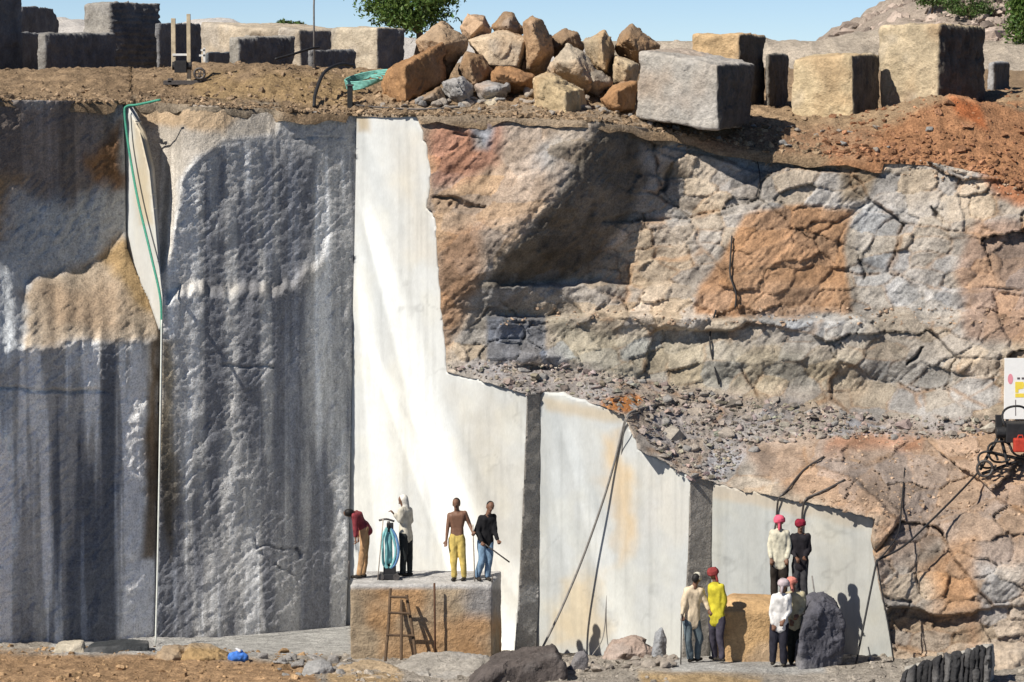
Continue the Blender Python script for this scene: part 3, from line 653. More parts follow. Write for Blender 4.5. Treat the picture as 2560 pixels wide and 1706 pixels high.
def stone_finish(me, amp, freq, seed, col, groove=0.0, gdir='v', org=(0, 0, 0), warm=.0, side=None, crag=0):
    v = coords(me); n = normals(me); Q = v+np.asarray(org)
    d = amp*(fbm(Q, freq, 4, seed)+.5*fbm(Q, freq*4, 3, seed+1, ridged=True))
    if crag: QQ = Q+.08*np.stack([fbm(Q, 2, 2, seed+k_) for k_ in (21, 22, 23)], -1); d = d+crag*(.45*fbm(Q, 1.3, 4, seed+14, ridged=True)+1.0*facet3(QQ, .55, seed+16)+.5*facet3(QQ, .24, seed+30))
    if groove:
        if groove < 0: g = np.sin(Q[:, 2]*2*math.pi/.17+1.5*fbm(Q, 1.5, 2, seed+5))
        else: g = np.sin((Q[:, 0]*.8+Q[:, 1])*2*math.pi/.24+3.0*fbm(Q*np.array([1, 1, .35]), 1.5, 3, seed+5))*(.4+.9*sst(-.3, .4, fbm(Q, 1.3, 2, seed+12)))
        gs = sst(.25, .6, n[:, 0])                       # the drilled sides face right
        d = d+abs(groove)*gs*(.8*np.clip(g, -.3, 1)+1.2*fbm(Q, 5, 3, seed+8, ridged=True))
    v = v+n*d[:, None]; setco(me, v)
    c = np.asarray(col, float)*(1+.22*fbm(Q, .9, 4, seed+3))[:, None]
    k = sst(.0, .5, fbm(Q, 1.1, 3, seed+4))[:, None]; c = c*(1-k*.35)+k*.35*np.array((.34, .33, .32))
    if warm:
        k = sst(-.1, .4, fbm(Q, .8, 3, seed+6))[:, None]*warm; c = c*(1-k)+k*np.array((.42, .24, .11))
    if side is not None:      # shade painted onto the right-hand split sides, which also weather dark
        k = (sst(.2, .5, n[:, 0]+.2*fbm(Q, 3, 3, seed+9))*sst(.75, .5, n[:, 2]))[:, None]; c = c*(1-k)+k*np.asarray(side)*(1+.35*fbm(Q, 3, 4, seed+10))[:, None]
    c = c*(1+.16*fbm(Q*np.array([1, 1, .2]), 3.5, 3, seed+11))[:, None]
    me.materials.clear(); me.materials.append(M_BLOCK); setcol(me, c)
    me.polygons.foreach_set('use_smooth', np.ones(len(me.polygons), bool)); me.update()

def stone(name, pts, label, cat, col, seed, vox=.045, amp=.03, freq=2.2, groove=0, group=None, warm=0, sm=1, side=None, crag=0):
    pts = np.asarray(pts, float); o = np.array([pts[:, 0].mean(), pts[:, 1].mean(), pts[:, 2].min()])
    v, f = hull(pts-o); me = remesh(v, f, vox); smooth_mesh(me, sm); stone_finish(me, amp, freq, seed, col, groove, org=o, warm=warm, side=side, crag=crag)
    me.name = name; ob = link(name, me); ob.location = o; return tag(ob, label, cat, group)

def block_pts(L, C, Rr, top, bot, Y, th, bury=.15):
    """eight corners of a cut block standing with its near vertical edge at px C"""
    th = R(th); s = Y/F; a = (C-L)*s/math.cos(th); b = (Rr-C)*s/math.sin(th); b = min(b, 3.4)
    p = P(C, bot, Y); zt = P(C, top, Y)[2]; pts = []
    dl = np.array([-math.cos(th), math.sin(th)]); dr = np.array([math.sin(th), math.cos(th)])
    for u in (0, a):
        for w_ in (0, b):
            q = p[:2]+dl*u+dr*w_
            for z in (p[2]-bury, zt): pts.append((q[0]+random.gauss(0, .03), q[1]+random.gauss(0, .03), z+random.gauss(0, .03)))
    return pts
for i, (nm, lab, L, C, Rr, t, b, Y, th, c, g) in enumerate(BLOCKS):
    pts = block_pts(L, C, Rr, t, b, Y, th)
    if i == 1:    # rounded top
        q = np.array(pts); zt = q[:, 2].max(); cxy = q[:, :2].mean(0); low = q.copy(); low[q[:, 2] > zt-.2, 2] -= .45
        ins = q[q[:, 2] > zt-.2]; ins[:, :2] = cxy+(ins[:, :2]-cxy)*.72; pts = np.r_[low, ins]
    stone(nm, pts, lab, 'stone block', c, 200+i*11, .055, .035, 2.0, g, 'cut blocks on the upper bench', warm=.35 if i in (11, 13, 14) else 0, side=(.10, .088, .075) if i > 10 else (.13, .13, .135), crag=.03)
# grey leaning block at the rim (top edge slopes down to the right)
A_ = P(np.array([1598, 1600, 1784, 1790]), np.array([128, 300, 164, 322]), 74.6)
pts = [P(1602, 128, 75.4), P(1590, 296, 75.4), P(1793, 163, 74.3), P(1796, 326, 74.3), P(1700, 122, 77.3), P(1690, 275, 77.3), P(1888, 160, 76.6), P(1872, 310, 76.6)]
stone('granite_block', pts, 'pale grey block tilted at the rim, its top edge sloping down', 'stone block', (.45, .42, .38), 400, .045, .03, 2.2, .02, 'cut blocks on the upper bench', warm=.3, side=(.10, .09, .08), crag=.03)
# long pale rock behind on the left
pts = [P(505, 58, 120), P(500, 190, 120), P(640, 72, 118), P(860, 84, 118), P(860, 190, 118), P(505, 62, 124), P(860, 80, 124), P(700, 66, 122), P(860, 190, 124), P(500, 190, 124), P(760, 62, 122)]
stone('flat_rock', pts, 'long low pale rock lying far behind the pitted block and pole', 'rock', (.46, .39, .30), 410, .09, .08, 1.2)

# ---- boulder pile: silhouettes traced in the enlarged view, each at its own distance
def Z8(p): return (950+p[0]/3.361, p[1]/3.361)
BR = (.28, .195, .125); BL = (.35, .255, .17); GB = (.34, .33, .325); OB = (.31, .175, .09)
BOULD = [  # outline, ridge points (pushed forward m), Y, thickness, colour, label
 ([(10, 690), (60, 600), (200, 525), (530, 360), (552, 660), (215, 868), (30, 855)], [(205, 560, .75), (212, 850, .75)], 77.4, 1.3, OB, 'wedge-shaped boulder with a broad black shadowed side at the left end of the pile', 'boulder'),
 ([(305, 345), (520, 195), (730, 330), (720, 400), (570, 610), (530, 480), (350, 440)], [(540, 380, .5), (420, 330, .3)], 78.6, 1.3, BL, 'pale angular boulder resting above the black-sided wedge boulder', 'boulder'),
 ([(670, 230), (740, 118), (880, 138), (925, 250), (900, 330), (740, 350)], [(860, 200, .35), (760, 300, .35)], 80.2, 1.1, (.46, .32, .21), 'pinkish boulder at the left shoulder of the pile top', 'boulder'),
 ([(935, 230), (1050, 105), (1120, 118), (1195, 255), (1170, 320), (1020, 310)], [(1060, 220, .35)], 80.6, 1.0, BR, 'small brown peak stone crowning the boulder pile', 'boulder'),
 ([(735, 340), (900, 300), (1060, 255), (1225, 320), (1245, 400), (1195, 600), (900, 590), (850, 470)], [(920, 340, .45), (1200, 360, .4), (1150, 560, .5), (920, 550, .5)], 79.2, 1.4, (.50, .40, .29), 'big flat-faced sandy boulder in the middle of the pile', 'boulder'),
 ([(1215, 190), (1290, 138), (1370, 155), (1430, 330), (1445, 450), (1350, 650), (1200, 600), (1250, 380)], [(1270, 200, .55), (1345, 430, .6), (1260, 560, .5)], 79.0, 1.2, BL, 'tall upright boulder with a dark right side at the pile top', 'boulder'),
 ([(1425, 320), (1560, 258), (1660, 278), (1705, 400), (1600, 520), (1440, 450)], [(1560, 340, .35)], 80.4, 1.0, BR, 'brown boulder set back between the upright boulder and the pointed one', 'boulder'),
 ([(1570, 370), (1700, 440), (1855, 640), (1860, 720), (1740, 800), (1420, 660), (1405, 580)], [(1500, 520, .5), (1640, 520, .55), (1760, 680, .5)], 77.6, 1.3, (.45, .38, .29), 'large slanting grey-tan boulder facing the rim', 'boulder'),
 ([(1715, 355), (1890, 248), (1960, 400), (1965, 650), (1860, 620), (1740, 480)], [(1860, 340, .55), (1885, 580, .55)], 79.0, 1.1, (.46, .36, .23), 'pointed boulder with a black right side above the slanting boulder', 'boulder'),
 ([(1975, 400), (2020, 290), (2120, 212), (2350, 385), (2300, 500), (2160, 540), (2060, 450)], [(2080, 330, .5), (2180, 430, .4)], 79.4, 1.2, BR, 'peaked brown boulder behind the tilted grey block', 'boulder'),
 ([(1975, 470), (2175, 540), (2165, 720), (1950, 690)], [(2000, 520, .4), (2060, 680, .4), (2080, 560, .4)], 78.4, 1.0, (.48, .39, .27), 'pale square boulder touching the tilted grey block', 'boulder'),
 ([(1865, 850), (1960, 730), (2050, 690), (2165, 690), (2135, 925), (1900, 905)], [(1990, 770, .45), (2000, 900, .45)], 76.7, 1.0, OB, 'orange boulder half in shadow at the foot of the tilted grey block', 'boulder'),
 ([(1300, 655), (1405, 605), (1715, 755), (1722, 970), (1560, 992), (1305, 968)], [(1310, 680, .4), (1565, 775, .75), (1560, 985, .75), (1310, 960, .4)], 76.3, 1.1, (.50, .39, .24), 'squared honey-coloured boulder sitting at the rim edge', 'boulder'),
 ([(935, 610), (1000, 558), (1300, 640), (1305, 790), (1080, 760), (945, 690)], [(1020, 620, .4), (1200, 690, .45)], 77.2, 1.0, OB, 'rusty orange boulder lying across the middle of the pile', 'boulder'),
 ([(655, 600), (720, 435), (860, 470), (890, 560), (945, 600), (900, 715), (780, 715), (720, 660)], [(745, 500, .5), (785, 700, .5)], 77.9, 1.0, BR, 'narrow boulder with black right side beside the rusty boulder', 'boulder'),
 ([(515, 690), (690, 640), (785, 740), (765, 840), (720, 880), (560, 810)], [(660, 700, .35), (700, 800, .35)], 76.5, .9, GB, 'light blue-grey boulder low in the pile', 'boulder'),
 ([(785, 720), (900, 685), (1085, 715), (1065, 810), (850, 860)], [(900, 760, .35), (1000, 750, .3)], 76.6, .9, GB, 'flat light grey stone under the rusty boulder', 'boulder'),
 ([(230, 880), (500, 735), (560, 850), (545, 900)], [(420, 820, .3)], 76.2, .8, BR, 'low brown sloping stone before the black-sided wedge boulder', 'boulder'),
 ([(850, 860), (960, 820), (1040, 870), (1030, 950), (880, 950)], [(940, 880, .25)], 75.9, .6, (.55, .47, .34), 'cream-coloured small stone at the rim under the pile', 'stone'),
 ([(1080, 900), (1180, 870), (1220, 950), (1090, 960)], [(1140, 910, .2)], 75.8, .5, GB, 'small grey stone at the rim beside the cream stone', 'stone'),
 ([(1700, 560), (1870, 600), (1950, 700), (1830, 800), (1700, 760)], [(1800, 680, .3)], 77.4, .9, (.30, .25, .19), 'dark brown stone wedged under the pointed boulder', 'stone'),
]
for i, (ol, rid, Y, tk, c, lab, cat) in enumerate(BOULD):
    pts = []
    for q in ol:
        a = Z8(q); pts.append(P(a[0], a[1], Y)); b = P(a[0], a[1], Y); cen = P(*Z8(np.mean(ol, 0)), Y); m = cen+(b-cen)*.8; m[1] = Y+tk; pts.append(m)
    for (x, y, pu) in rid: pts.append(P(*Z8((x, y)), Y-pu*1.7))
    low = min(p[2] for p in pts)
    if cat == 'boulder' and i not in (3,):      # sunk a little into the pile
        cen = np.mean(pts, 0); pts.append((cen[0], Y+tk*.5, low-.25))
    stone(cat, pts, lab, cat, c, 420+i*7, .03, .022, 4.5, 0, 'boulder pile on the rim', warm=.4, sm=0, crag=.055)

# ------------------------------------------------------------------ the block the drillers stand on
BY0, BY1 = 69.6, 71.3
bt = P(1000, 1462, BY0)[2]; bb = P(1000, 1644, BY0)[2]-.3
xs = [P(876, 1462, BY0)[0], P(1229, 1462, BY0)[0]]
pts = [(xs[0], BY0, bb), (xs[1], BY0, bb), (xs[0], BY0+.03, bt), (xs[1], BY0+.03, bt), (xs[0]+.05, BY1, bb), (xs[1]+.2, BY1, bb), (xs[0]+.05, BY1, bt+.02), (xs[1]+.2, BY1, bt+.02)]
wb = stone('granite_block', pts, 'brown-stained rectangular block carrying the four drillers, a ladder against it', 'stone block', (.33, .26, .18), 600, .04, .022, 2.0, 0, None, warm=.75)
me = wb.data; v = coords(me)+np.array(wb.location); px_, py_ = pix(v); a = me.color_attributes['Col']; cc = np.empty(len(v)*4, np.float32); a.data.foreach_get('color', cc); cc = cc.reshape(-1, 4)
k = (sst(1120, 1190, px_+40*fbm(v, 1.5, 3, 9))*sst(1570, 1510, py_+40*fbm(v, 1.5, 3, 8))*.85)[:, None]; cc[:, :3] = cc[:, :3]*(1-k)+k*np.array((.25, .25, .26))
k = sst(1478, 1466, py_)[:, None]; cc[:, :3] = cc[:, :3]*(1-k)+k*np.array((.46, .45, .44)); a.data.foreach_set('color', cc.astype(np.float32).ravel())

# boulders by the men on the right, and foreground stones
def tr(ol, rid, Y, tk, dz=.15):
    pts = []; cen = P(*np.mean(ol, 0), Y)
    for q in ol:
        b = P(q[0], q[1], Y); pts.append(b); m = cen+(b-cen)*.85; m[1] = Y+tk; pts.append(m)
    for (x, y, pu) in rid: pts.append(P(x, y, Y-pu))
    low = min(p[2] for p in pts); n = len(pts)
    for p in pts[:n]:
        if p[2] < low+.12: pts.append((p[0], p[1], p[2]-dz))
    return pts
stone('boulder', tr([(1792, 1665), (1796, 1520), (1830, 1502), (1960, 1504), (2030, 1530), (2034, 1668)], [(1810, 1530, .3), (1815, 1660, .35), (1990, 1530, .3), (2000, 1665, .35)], 67.3, 1.3), 'orange-faced squared boulder with two turbaned men standing on it', 'boulder', (.50, .33, .17), 620, .04, .025, 2, warm=.5)
stone('boulder', tr([(1996, 1690), (2002, 1560), (2030, 1505), (2060, 1494), (2096, 1510), (2108, 1560), (2104, 1650), (2080, 1700)], [(2000, 1580, .45), (2002, 1700, .5)], 66.4, 1.2), 'dark rounded boulder in shade beside the khaki-shirted man', 'boulder', (.10, .10, .12), 630, .03, .03, 4, crag=.06)  # near-black colour stands in for the shade on its visible face
stone('granite_block', tr([(1165, 1720), (1215, 1672), (1300, 1648), (1395, 1640), (1412, 1665), (1412, 1730)], [(1180, 1715, .3), (1225, 1682, .25)], 65.2, 1.4), 'black rough block in the foreground below the middle sawn face', 'stone block', (.10, .085, .08), 640, .03, .025, 4, crag=.055)  # black colour carries the shade of the front face
def slab(top, th):
    q = [P(*t) for t in top]; return q+[p+np.array([0, -.05, -th]) for p in q]
stone('flat_rock', slab([(985, 1662, 67.8), (1060, 1632, 68.2), (1150, 1630, 68.3), (1240, 1652, 68.0), (1335, 1690, 66.4), (1200, 1716, 65.8), (1050, 1712, 65.9)], .5), 'low grey slab of rock in front of the ladder block', 'rock', (.36, .335, .30), 650, .03, .03, 4, crag=.05)
stone('flat_rock', slab([(826, 1690, 66.4), (850, 1662, 67.4), (930, 1650, 67.8), (1000, 1668, 67.4), (1050, 1712, 65.8), (900, 1722, 65.2)], .5), 'yellowish low rock at the bottom corner of the ladder block', 'rock', (.42, .32, .21), 655, .03, .03, 4, warm=.4, crag=.05)
stone('boulder', tr([(1424, 1668), (1440, 1636), (1462, 1630), (1472, 1648), (1466, 1672)], [(1440, 1655, .1)], 66.6, .35), 'small round purplish stone beside the black foreground block', 'stone', (.20, .19, .21), 660, .02, .015, 5)
stone('boulder', tr([(1630, 1640), (1638, 1588), (1655, 1570), (1668, 1600), (1664, 1648)], [(1648, 1610, .12)], 68.4, .4), 'upright grey splinter of rock at the foot of the middle sawn face', 'stone', (.30, .32, .35), 665, .02, .02, 5)
stone('boulder', tr([(1500, 1655), (1530, 1610), (1590, 1600), (1640, 1630), (1640, 1665)], [(1560, 1635, .3)], 68.6, .6), 'reddish broken rock heaped at the foot of the middle sawn face', 'stone', (.40, .31, .26), 668, .025, .03, 5, crag=.07)
stone('flat_rock', tr([(205, 1660), (210, 1622), (300, 1614), (372, 1618), (372, 1652), (300, 1664)], [(230, 1650, .15)], 69.2, .9), 'black slab lying in front of the left shaded wall', 'stone slab', (.045, .05, .055), 670, .03, .02, 4)
stone('flat_rock', tr([(130, 1640), (140, 1612), (206, 1610), (214, 1640)], [(170, 1632, .1)], 69.4, .6), 'pale broken slab beside the black slab', 'stone slab', (.50, .45, .36), 673, .025, .02, 4)
for i, (ol, lab, c) in enumerate([([(378, 1668), (395, 1630), (440, 1622), (470, 1640), (468, 1672)], 'brown earth clod heap beside the pale hanging line', (.36, .24, .12)), ([(440, 1650), (470, 1622), (520, 1628), (575, 1650), (575, 1662), (450, 1666)], 'brown earth heap next to the blue bundle', (.38, .26, .13))]):
    stone('earth_heap', tr(ol, [(np.mean(ol, 0)[0], np.mean(ol, 0)[1], .3)], 68.4-.1*i, .8), lab, 'earth heap', c, 676+i*5, .03, .06, 3.5)
stone('boulder', tr([(750, 1700), (760, 1668), (800, 1655), (832, 1668), (832, 1706)], [(790, 1680, .2)], 66.6, .5), 'grey stone at the edge of the brown soil by the yellowish rock', 'stone', (.38, .38, .38), 690, .025, .03, 4)
stone('boulder', tr([(2440, 1720), (2448, 1655), (2500, 1632), (2600, 1626), (2640, 1720)], [(2470, 1690, .4)], 65.8, 1.2), 'light orange-grey rock behind the grooved black block', 'boulder', (.40, .33, .26), 693, .03, .03, 4, warm=.3, crag=.07)
# black block with drill grooves
GBk = root('grooved_block', P(2370, 1715, 64.6), 'black tilted block scored with pale vertical drill grooves, at the bottom corner', 'stone block')
n = 15; edges = np.cumsum(np.r_[0, RNG.uniform(.5, 1.5, n)]); edges /= edges[-1]
for i in range(n):
    t0, t1 = edges[i], edges[i+1]; x0, x1 = 2255+225*t0, 2255+225*t1-RNG.uniform(1.5, 5)
    y0, y1 = 1674-62*t0+RNG.uniform(-4, 12), 1674-62*t1+RNG.uniform(-4, 12)
    q = [P(x0, y0, 64.5-.5*t0), P(x1, y1, 64.5-.5*t1), P(x0-8, 1760, 64.4-.5*t0), P(x1-8, 1760, 64.4-.5*t1)]
    q += [p+np.array([.05, .25, 0]) for p in q]+[.5*(q[0]+q[1])+np.array([0, -.07, -.05]), .5*(q[2]+q[3])+np.array([0, -.07, 0])]
    o = np.array(GBk.location); v, f = hull(np.array(q)-o); me = remesh(v, f, .02); stone_finish(me, .012, 6, 700+i, (.035, .035, .038), org=o, crag=.05); me.name = 'drilled_rib'; link('drilled_rib', me, GBk)
q = [P(2262, 1668, 64.72), P(2478, 1610, 64.2), P(2255, 1760, 64.7), P(2475, 1760, 64.2)]; q += [p+np.array([.12, .35, -.05]) for p in q]
v, f = hull(np.array(q)-np.array(GBk.location)); me = remesh(v, f, .04); stone_finish(me, .02, 3, 720, (.42, .40, .36), org=np.array(GBk.location), crag=.03); me.name = 'stone_core'; link('stone_core', me, GBk)

# ------------------------------------------------------------------ loose stones and gravel
def pebbles(n, seed):
    out = []
    rg = np.random.default_rng(seed)
    for k in range(n):
        p = rg.normal(0, 1, (11, 3)); p /= np.linalg.norm(p, axis=1)[:, None]; p *= np.array([1, .85, .65]); out.append(hull(p))
    return out
PEB = pebbles(8, 5)
def scatter(name, pts, size, mat, cols, seed):
    rg = np.random.default_rng(seed); V = []; Fc = []; Cc = []; o = 0
    for p, s_, c in zip(pts, size, cols):
        v, f = PEB[rg.integers(8)]; v = np.array(v); a = rg.uniform(0, 6.28); b = rg.normal(0, .4)
        Rz = np.array([[math.cos(a), -math.sin(a), 0], [math.sin(a), math.cos(a), 0], [0, 0, 1]]); Rx = np.array([[1, 0, 0], [0, math.cos(b), -math.sin(b)], [0, math.sin(b), math.cos(b)]])
        V.append(v@Rx.T@Rz.T*s_+p); Fc += [[i+o for i in q] for q in f]; Cc.append(np.tile(c, (len(v), 1))); o += len(v)
    me = mesh(name, np.concatenate(V), Fc, mat, np.concatenate(Cc), smooth=False); return tag(link(name, me), kind='stuff')
rg = np.random.default_rng(21)
gm = np.nonzero((sdist(gravel_poly, gpx, gpy)[0] > 0))[0]; sel = rg.choice(gm[(gpx[gm] < 2620)], 3600)
pc = np.array((.30, .26, .225))*rg.uniform(.45, 1.5, (3600, 1))*rg.normal(1, .05, (3600, 3))
tag(scatter('gravel', gW[sel]+rg.normal(0, .03, (3600, 3)), np.exp(rg.normal(-3.5, .65, 3600)), M_BLOCK, pc, 22), 'grey-brown gravel strewn over the sloping ledge', 'gravel')
gm2 = np.nonzero((gpx > 2000) & (gpy > 1080) & (gpx < 2600) & (gpy < 1300))[0]; gm3 = np.nonzero((gpx > 1650) & (gpy < rim_py(gpx)+40))[0]; gm4 = np.nonzero((gpy > 770) & (gpy < 815) & (gpx > 1250))[0]
sel = np.r_[rg.choice(gm2, 500), rg.choice(gm3, 260), rg.choice(gm4, 320)]
tag(scatter('rubble', gW[sel], np.exp(rg.normal(-3.4, .4, len(sel))), M_BLOCK, np.array((.43, .31, .22))*rg.uniform(.6, 1.3, (len(sel), 1)), 23), 'brown rubble caught on the weathered wall', 'rubble')
# clods on the bench and the floor
n = 5600; ux = rg.uniform(-60, 2620, n); yy = rim_Y(ux)+np.where(rg.random(n) < .45, rg.exponential(.35, n)-.08, rg.exponential(2.2, n)+.1); xx = (ux-1280)/F*yy; zz = bench_z(xx, yy)
cc = np.where((ux > 2050)[:, None], np.array((.40, .21, .12)), np.array((.38, .275, .18)))*rg.uniform(.4, 1.25, (n, 1))
tag(scatter('soil_clods', np.c_[xx, yy, zz], np.exp(rg.normal(-3.1, .5, n)), M_SOIL, cc, 24), 'brown clods and chips scattered over the bench edge', 'clods', )
n = 2200; ux = rg.uniform(-60, 2620, n); yy = rg.uniform(64, 72, n); xx = (ux-1280)/F*yy; ok = ~((ux > 1680) & (ux < 2060)) & (yy < 70.5-.0*ux) ; ux, xx, yy = ux[ok], xx[ok], yy[ok]; zz = floor_z(xx, yy)
cc = np.where((ux < 800)[:, None], np.array((.42, .28, .16)), np.array((.40, .36, .31)))*rg.uniform(.6, 1.35, (len(ux), 1))
tag(scatter('floor_rubble', np.c_[xx, yy, zz], np.exp(rg.normal(-3.2, .5, len(ux))), M_SOIL, cc, 25), 'chips and clods strewn over the pit floor', 'rubble')
# bigger loose stones, one by one
LM = []
for k, (v, f) in enumerate(PEB):
    me = remesh(np.array(v)*1.0, f, .16); stone_finish(me, .05, 1.5, 800+k, (.42, .37, .32) if k % 2 else (.40, .385, .37)); me.name = 'loose_stone'; LM.append(me)
def loose(p, s_, label, group, k):
    o = link('loose_stone', LM[k % 8]); o.location = tuple(map(float, p)); o.scale = (s_, s_*.9, s_*.8); o.rotation_euler = (random.uniform(-.3, .3), random.uniform(-.3, .3), random.uniform(0, 6.3)); tag(o, label, 'stone', group)
far_ = gm[gpx[gm] < 2580]; far_ = far_[rg.permutation(len(far_))[:90]]
for k, i_ in enumerate(far_): loose(gW[i_], random.uniform(.06, .22), 'loose stone lying in the gravel of the sloping ledge', 'loose stones on the gravel ledge', k)
i_ = int(np.argmin((gpx-1815)**2+(gpy-1095)**2)); loose(gW[i_]+np.array([0, 0, .1]), .28, 'largest pale loose stone on the gravel ledge above the return face', None, 3)
for k in range(60):
    x_ = random.uniform(1010, 1560); y_ = random.uniform(75.7, 77.4); X_ = (x_-1280)/F*y_; loose((X_, y_, gz(X_, y_)+.05), random.uniform(.07, .26), 'small broken stone filling the gaps at the foot of the boulder pile', 'small stones in the boulder pile', k)
for k in range(46):
    x_ = random.uniform(900, 2350); y_ = float(rim_Y(x_))+random.uniform(.15, 1.6); X_ = (x_-1280)/F*y_; loose((X_, y_, gz(X_, y_)+.03), random.uniform(.06, .16), 'loose stone lying along the bench rim', 'loose stones on the bench rim', k)
for k in range(70):
    x_ = random.uniform(1420, 1690) if k % 2 else random.uniform(640, 880); y_ = random.uniform(66, 68.8) if k % 2 else random.uniform(66.5, 69.2); X_ = (x_-1280)/F*y_
    loose((X_, y_, fz(X_, y_)+.03), random.uniform(.07, .24), 'loose stone lying among rubble on the pit floor', 'loose stones on the pit floor', k)

# ------------------------------------------------------------------ people
def capsule(p0, r0, p1, r1, seg=12, flat=None):
    """tapered capsule; flat=(axis, k) squeezes it along a direction"""
    p0 = np.asarray(p0, float); p1 = np.asarray(p1, float); d = p1-p0; L = np.linalg.norm(d); t = d/L if L > 1e-6 else np.array([0, 0, 1.0])
    a = np.cross(t, [0, 0, 1.0]); a = a if np.linalg.norm(a) > .1 else np.cross(t, [1.0, 0, 0]); a /= np.linalg.norm(a); b = np.cross(t, a)
    rings = [(p0-t*r0*math.cos(q), r0*math.sin(q)) for q in (.35, .8, 1.25)]+[(p0, r0), (p0+d*.5, (r0+r1)/2), (p1, r1)]+[(p1+t*r1*math.cos(q), r1*math.sin(q)) for q in (1.25, .8, .35)]
    v = []; f = []
    for c, r in rings:
        for k in range(seg):
            q = 2*math.pi*k/seg; v.append(c+(a*math.cos(q)+b*math.sin(q))*r)
    for i in range(len(rings)-1):
        for k in range(seg): f.append([i*seg+k, i*seg+(k+1) % seg, (i+1)*seg+(k+1) % seg, (i+1)*seg+k])
    f.append(list(range(seg))[::-1]); f.append([(len(rings)-1)*seg+k for k in range(seg)])
    v = np.array(v)
    if flat is not None:
        ax = np.asarray(flat[0], float); ax /= np.linalg.norm(ax); m = (p0+p1)/2; v = v-((v-m)@ax)[:, None]*ax*(1-flat[1])
    return v.tolist(), f
def unit(v): v = np.asarray(v, float); return v/(np.linalg.norm(v)+1e-9)

SKIN = plain('skin_brown', (.17, .09, .058), .55, var=.12, scale=20)
HAIRM = plain('hair_black', (.012, .011, .011), .6, var=.3, scale=60)
EYEW = plain('eye_white', (.35, .33, .3), .3, var=.02); LIP = plain('lips', (.12, .045, .04), .5, var=.1)
def cloth(name, c): return plain('cloth_'+name, c, .9, var=.28, scale=9, bump=.5, spec=.1)

def hand_parts(wr, d, n, curl=.5, side=1):
    """palm with four unequal fingers and a side thumb; d along the hand, n out of the palm"""
    d = unit(d); n = unit(np.asarray(n, float)-np.dot(n, d)*d); s_ = np.cross(d, n)*side
    out = [capsule(wr, .026, wr+d*.045, .034, 10, (n, .6)), capsule(wr+d*.04, .034, wr+d*.085, .036, 10, (n, .55))]
    for k, ln in enumerate((.066, .075, .070, .055)):
        base = wr+d*.09+s_*(.030-.020*k); c1 = unit(d*math.cos(curl)+n*math.sin(curl)); c2 = unit(d*math.cos(2*curl)+n*math.sin(2*curl))
        m = base+c1*ln*.5; e = m+c2*ln*.5; out += [capsule(base, .0098, m, .0094, 7), capsule(m, .0094, e, .008, 7)]
    tb = wr+d*.03+s_*.028; tm = tb+unit(d*.7+s_*.7+n*.2)*.036; te = tm+unit(d*.9+n*.5)*.032
    return out+[capsule(tb, .013, tm, .0115, 7), capsule(tm, .0115, te, .0095, 7)]

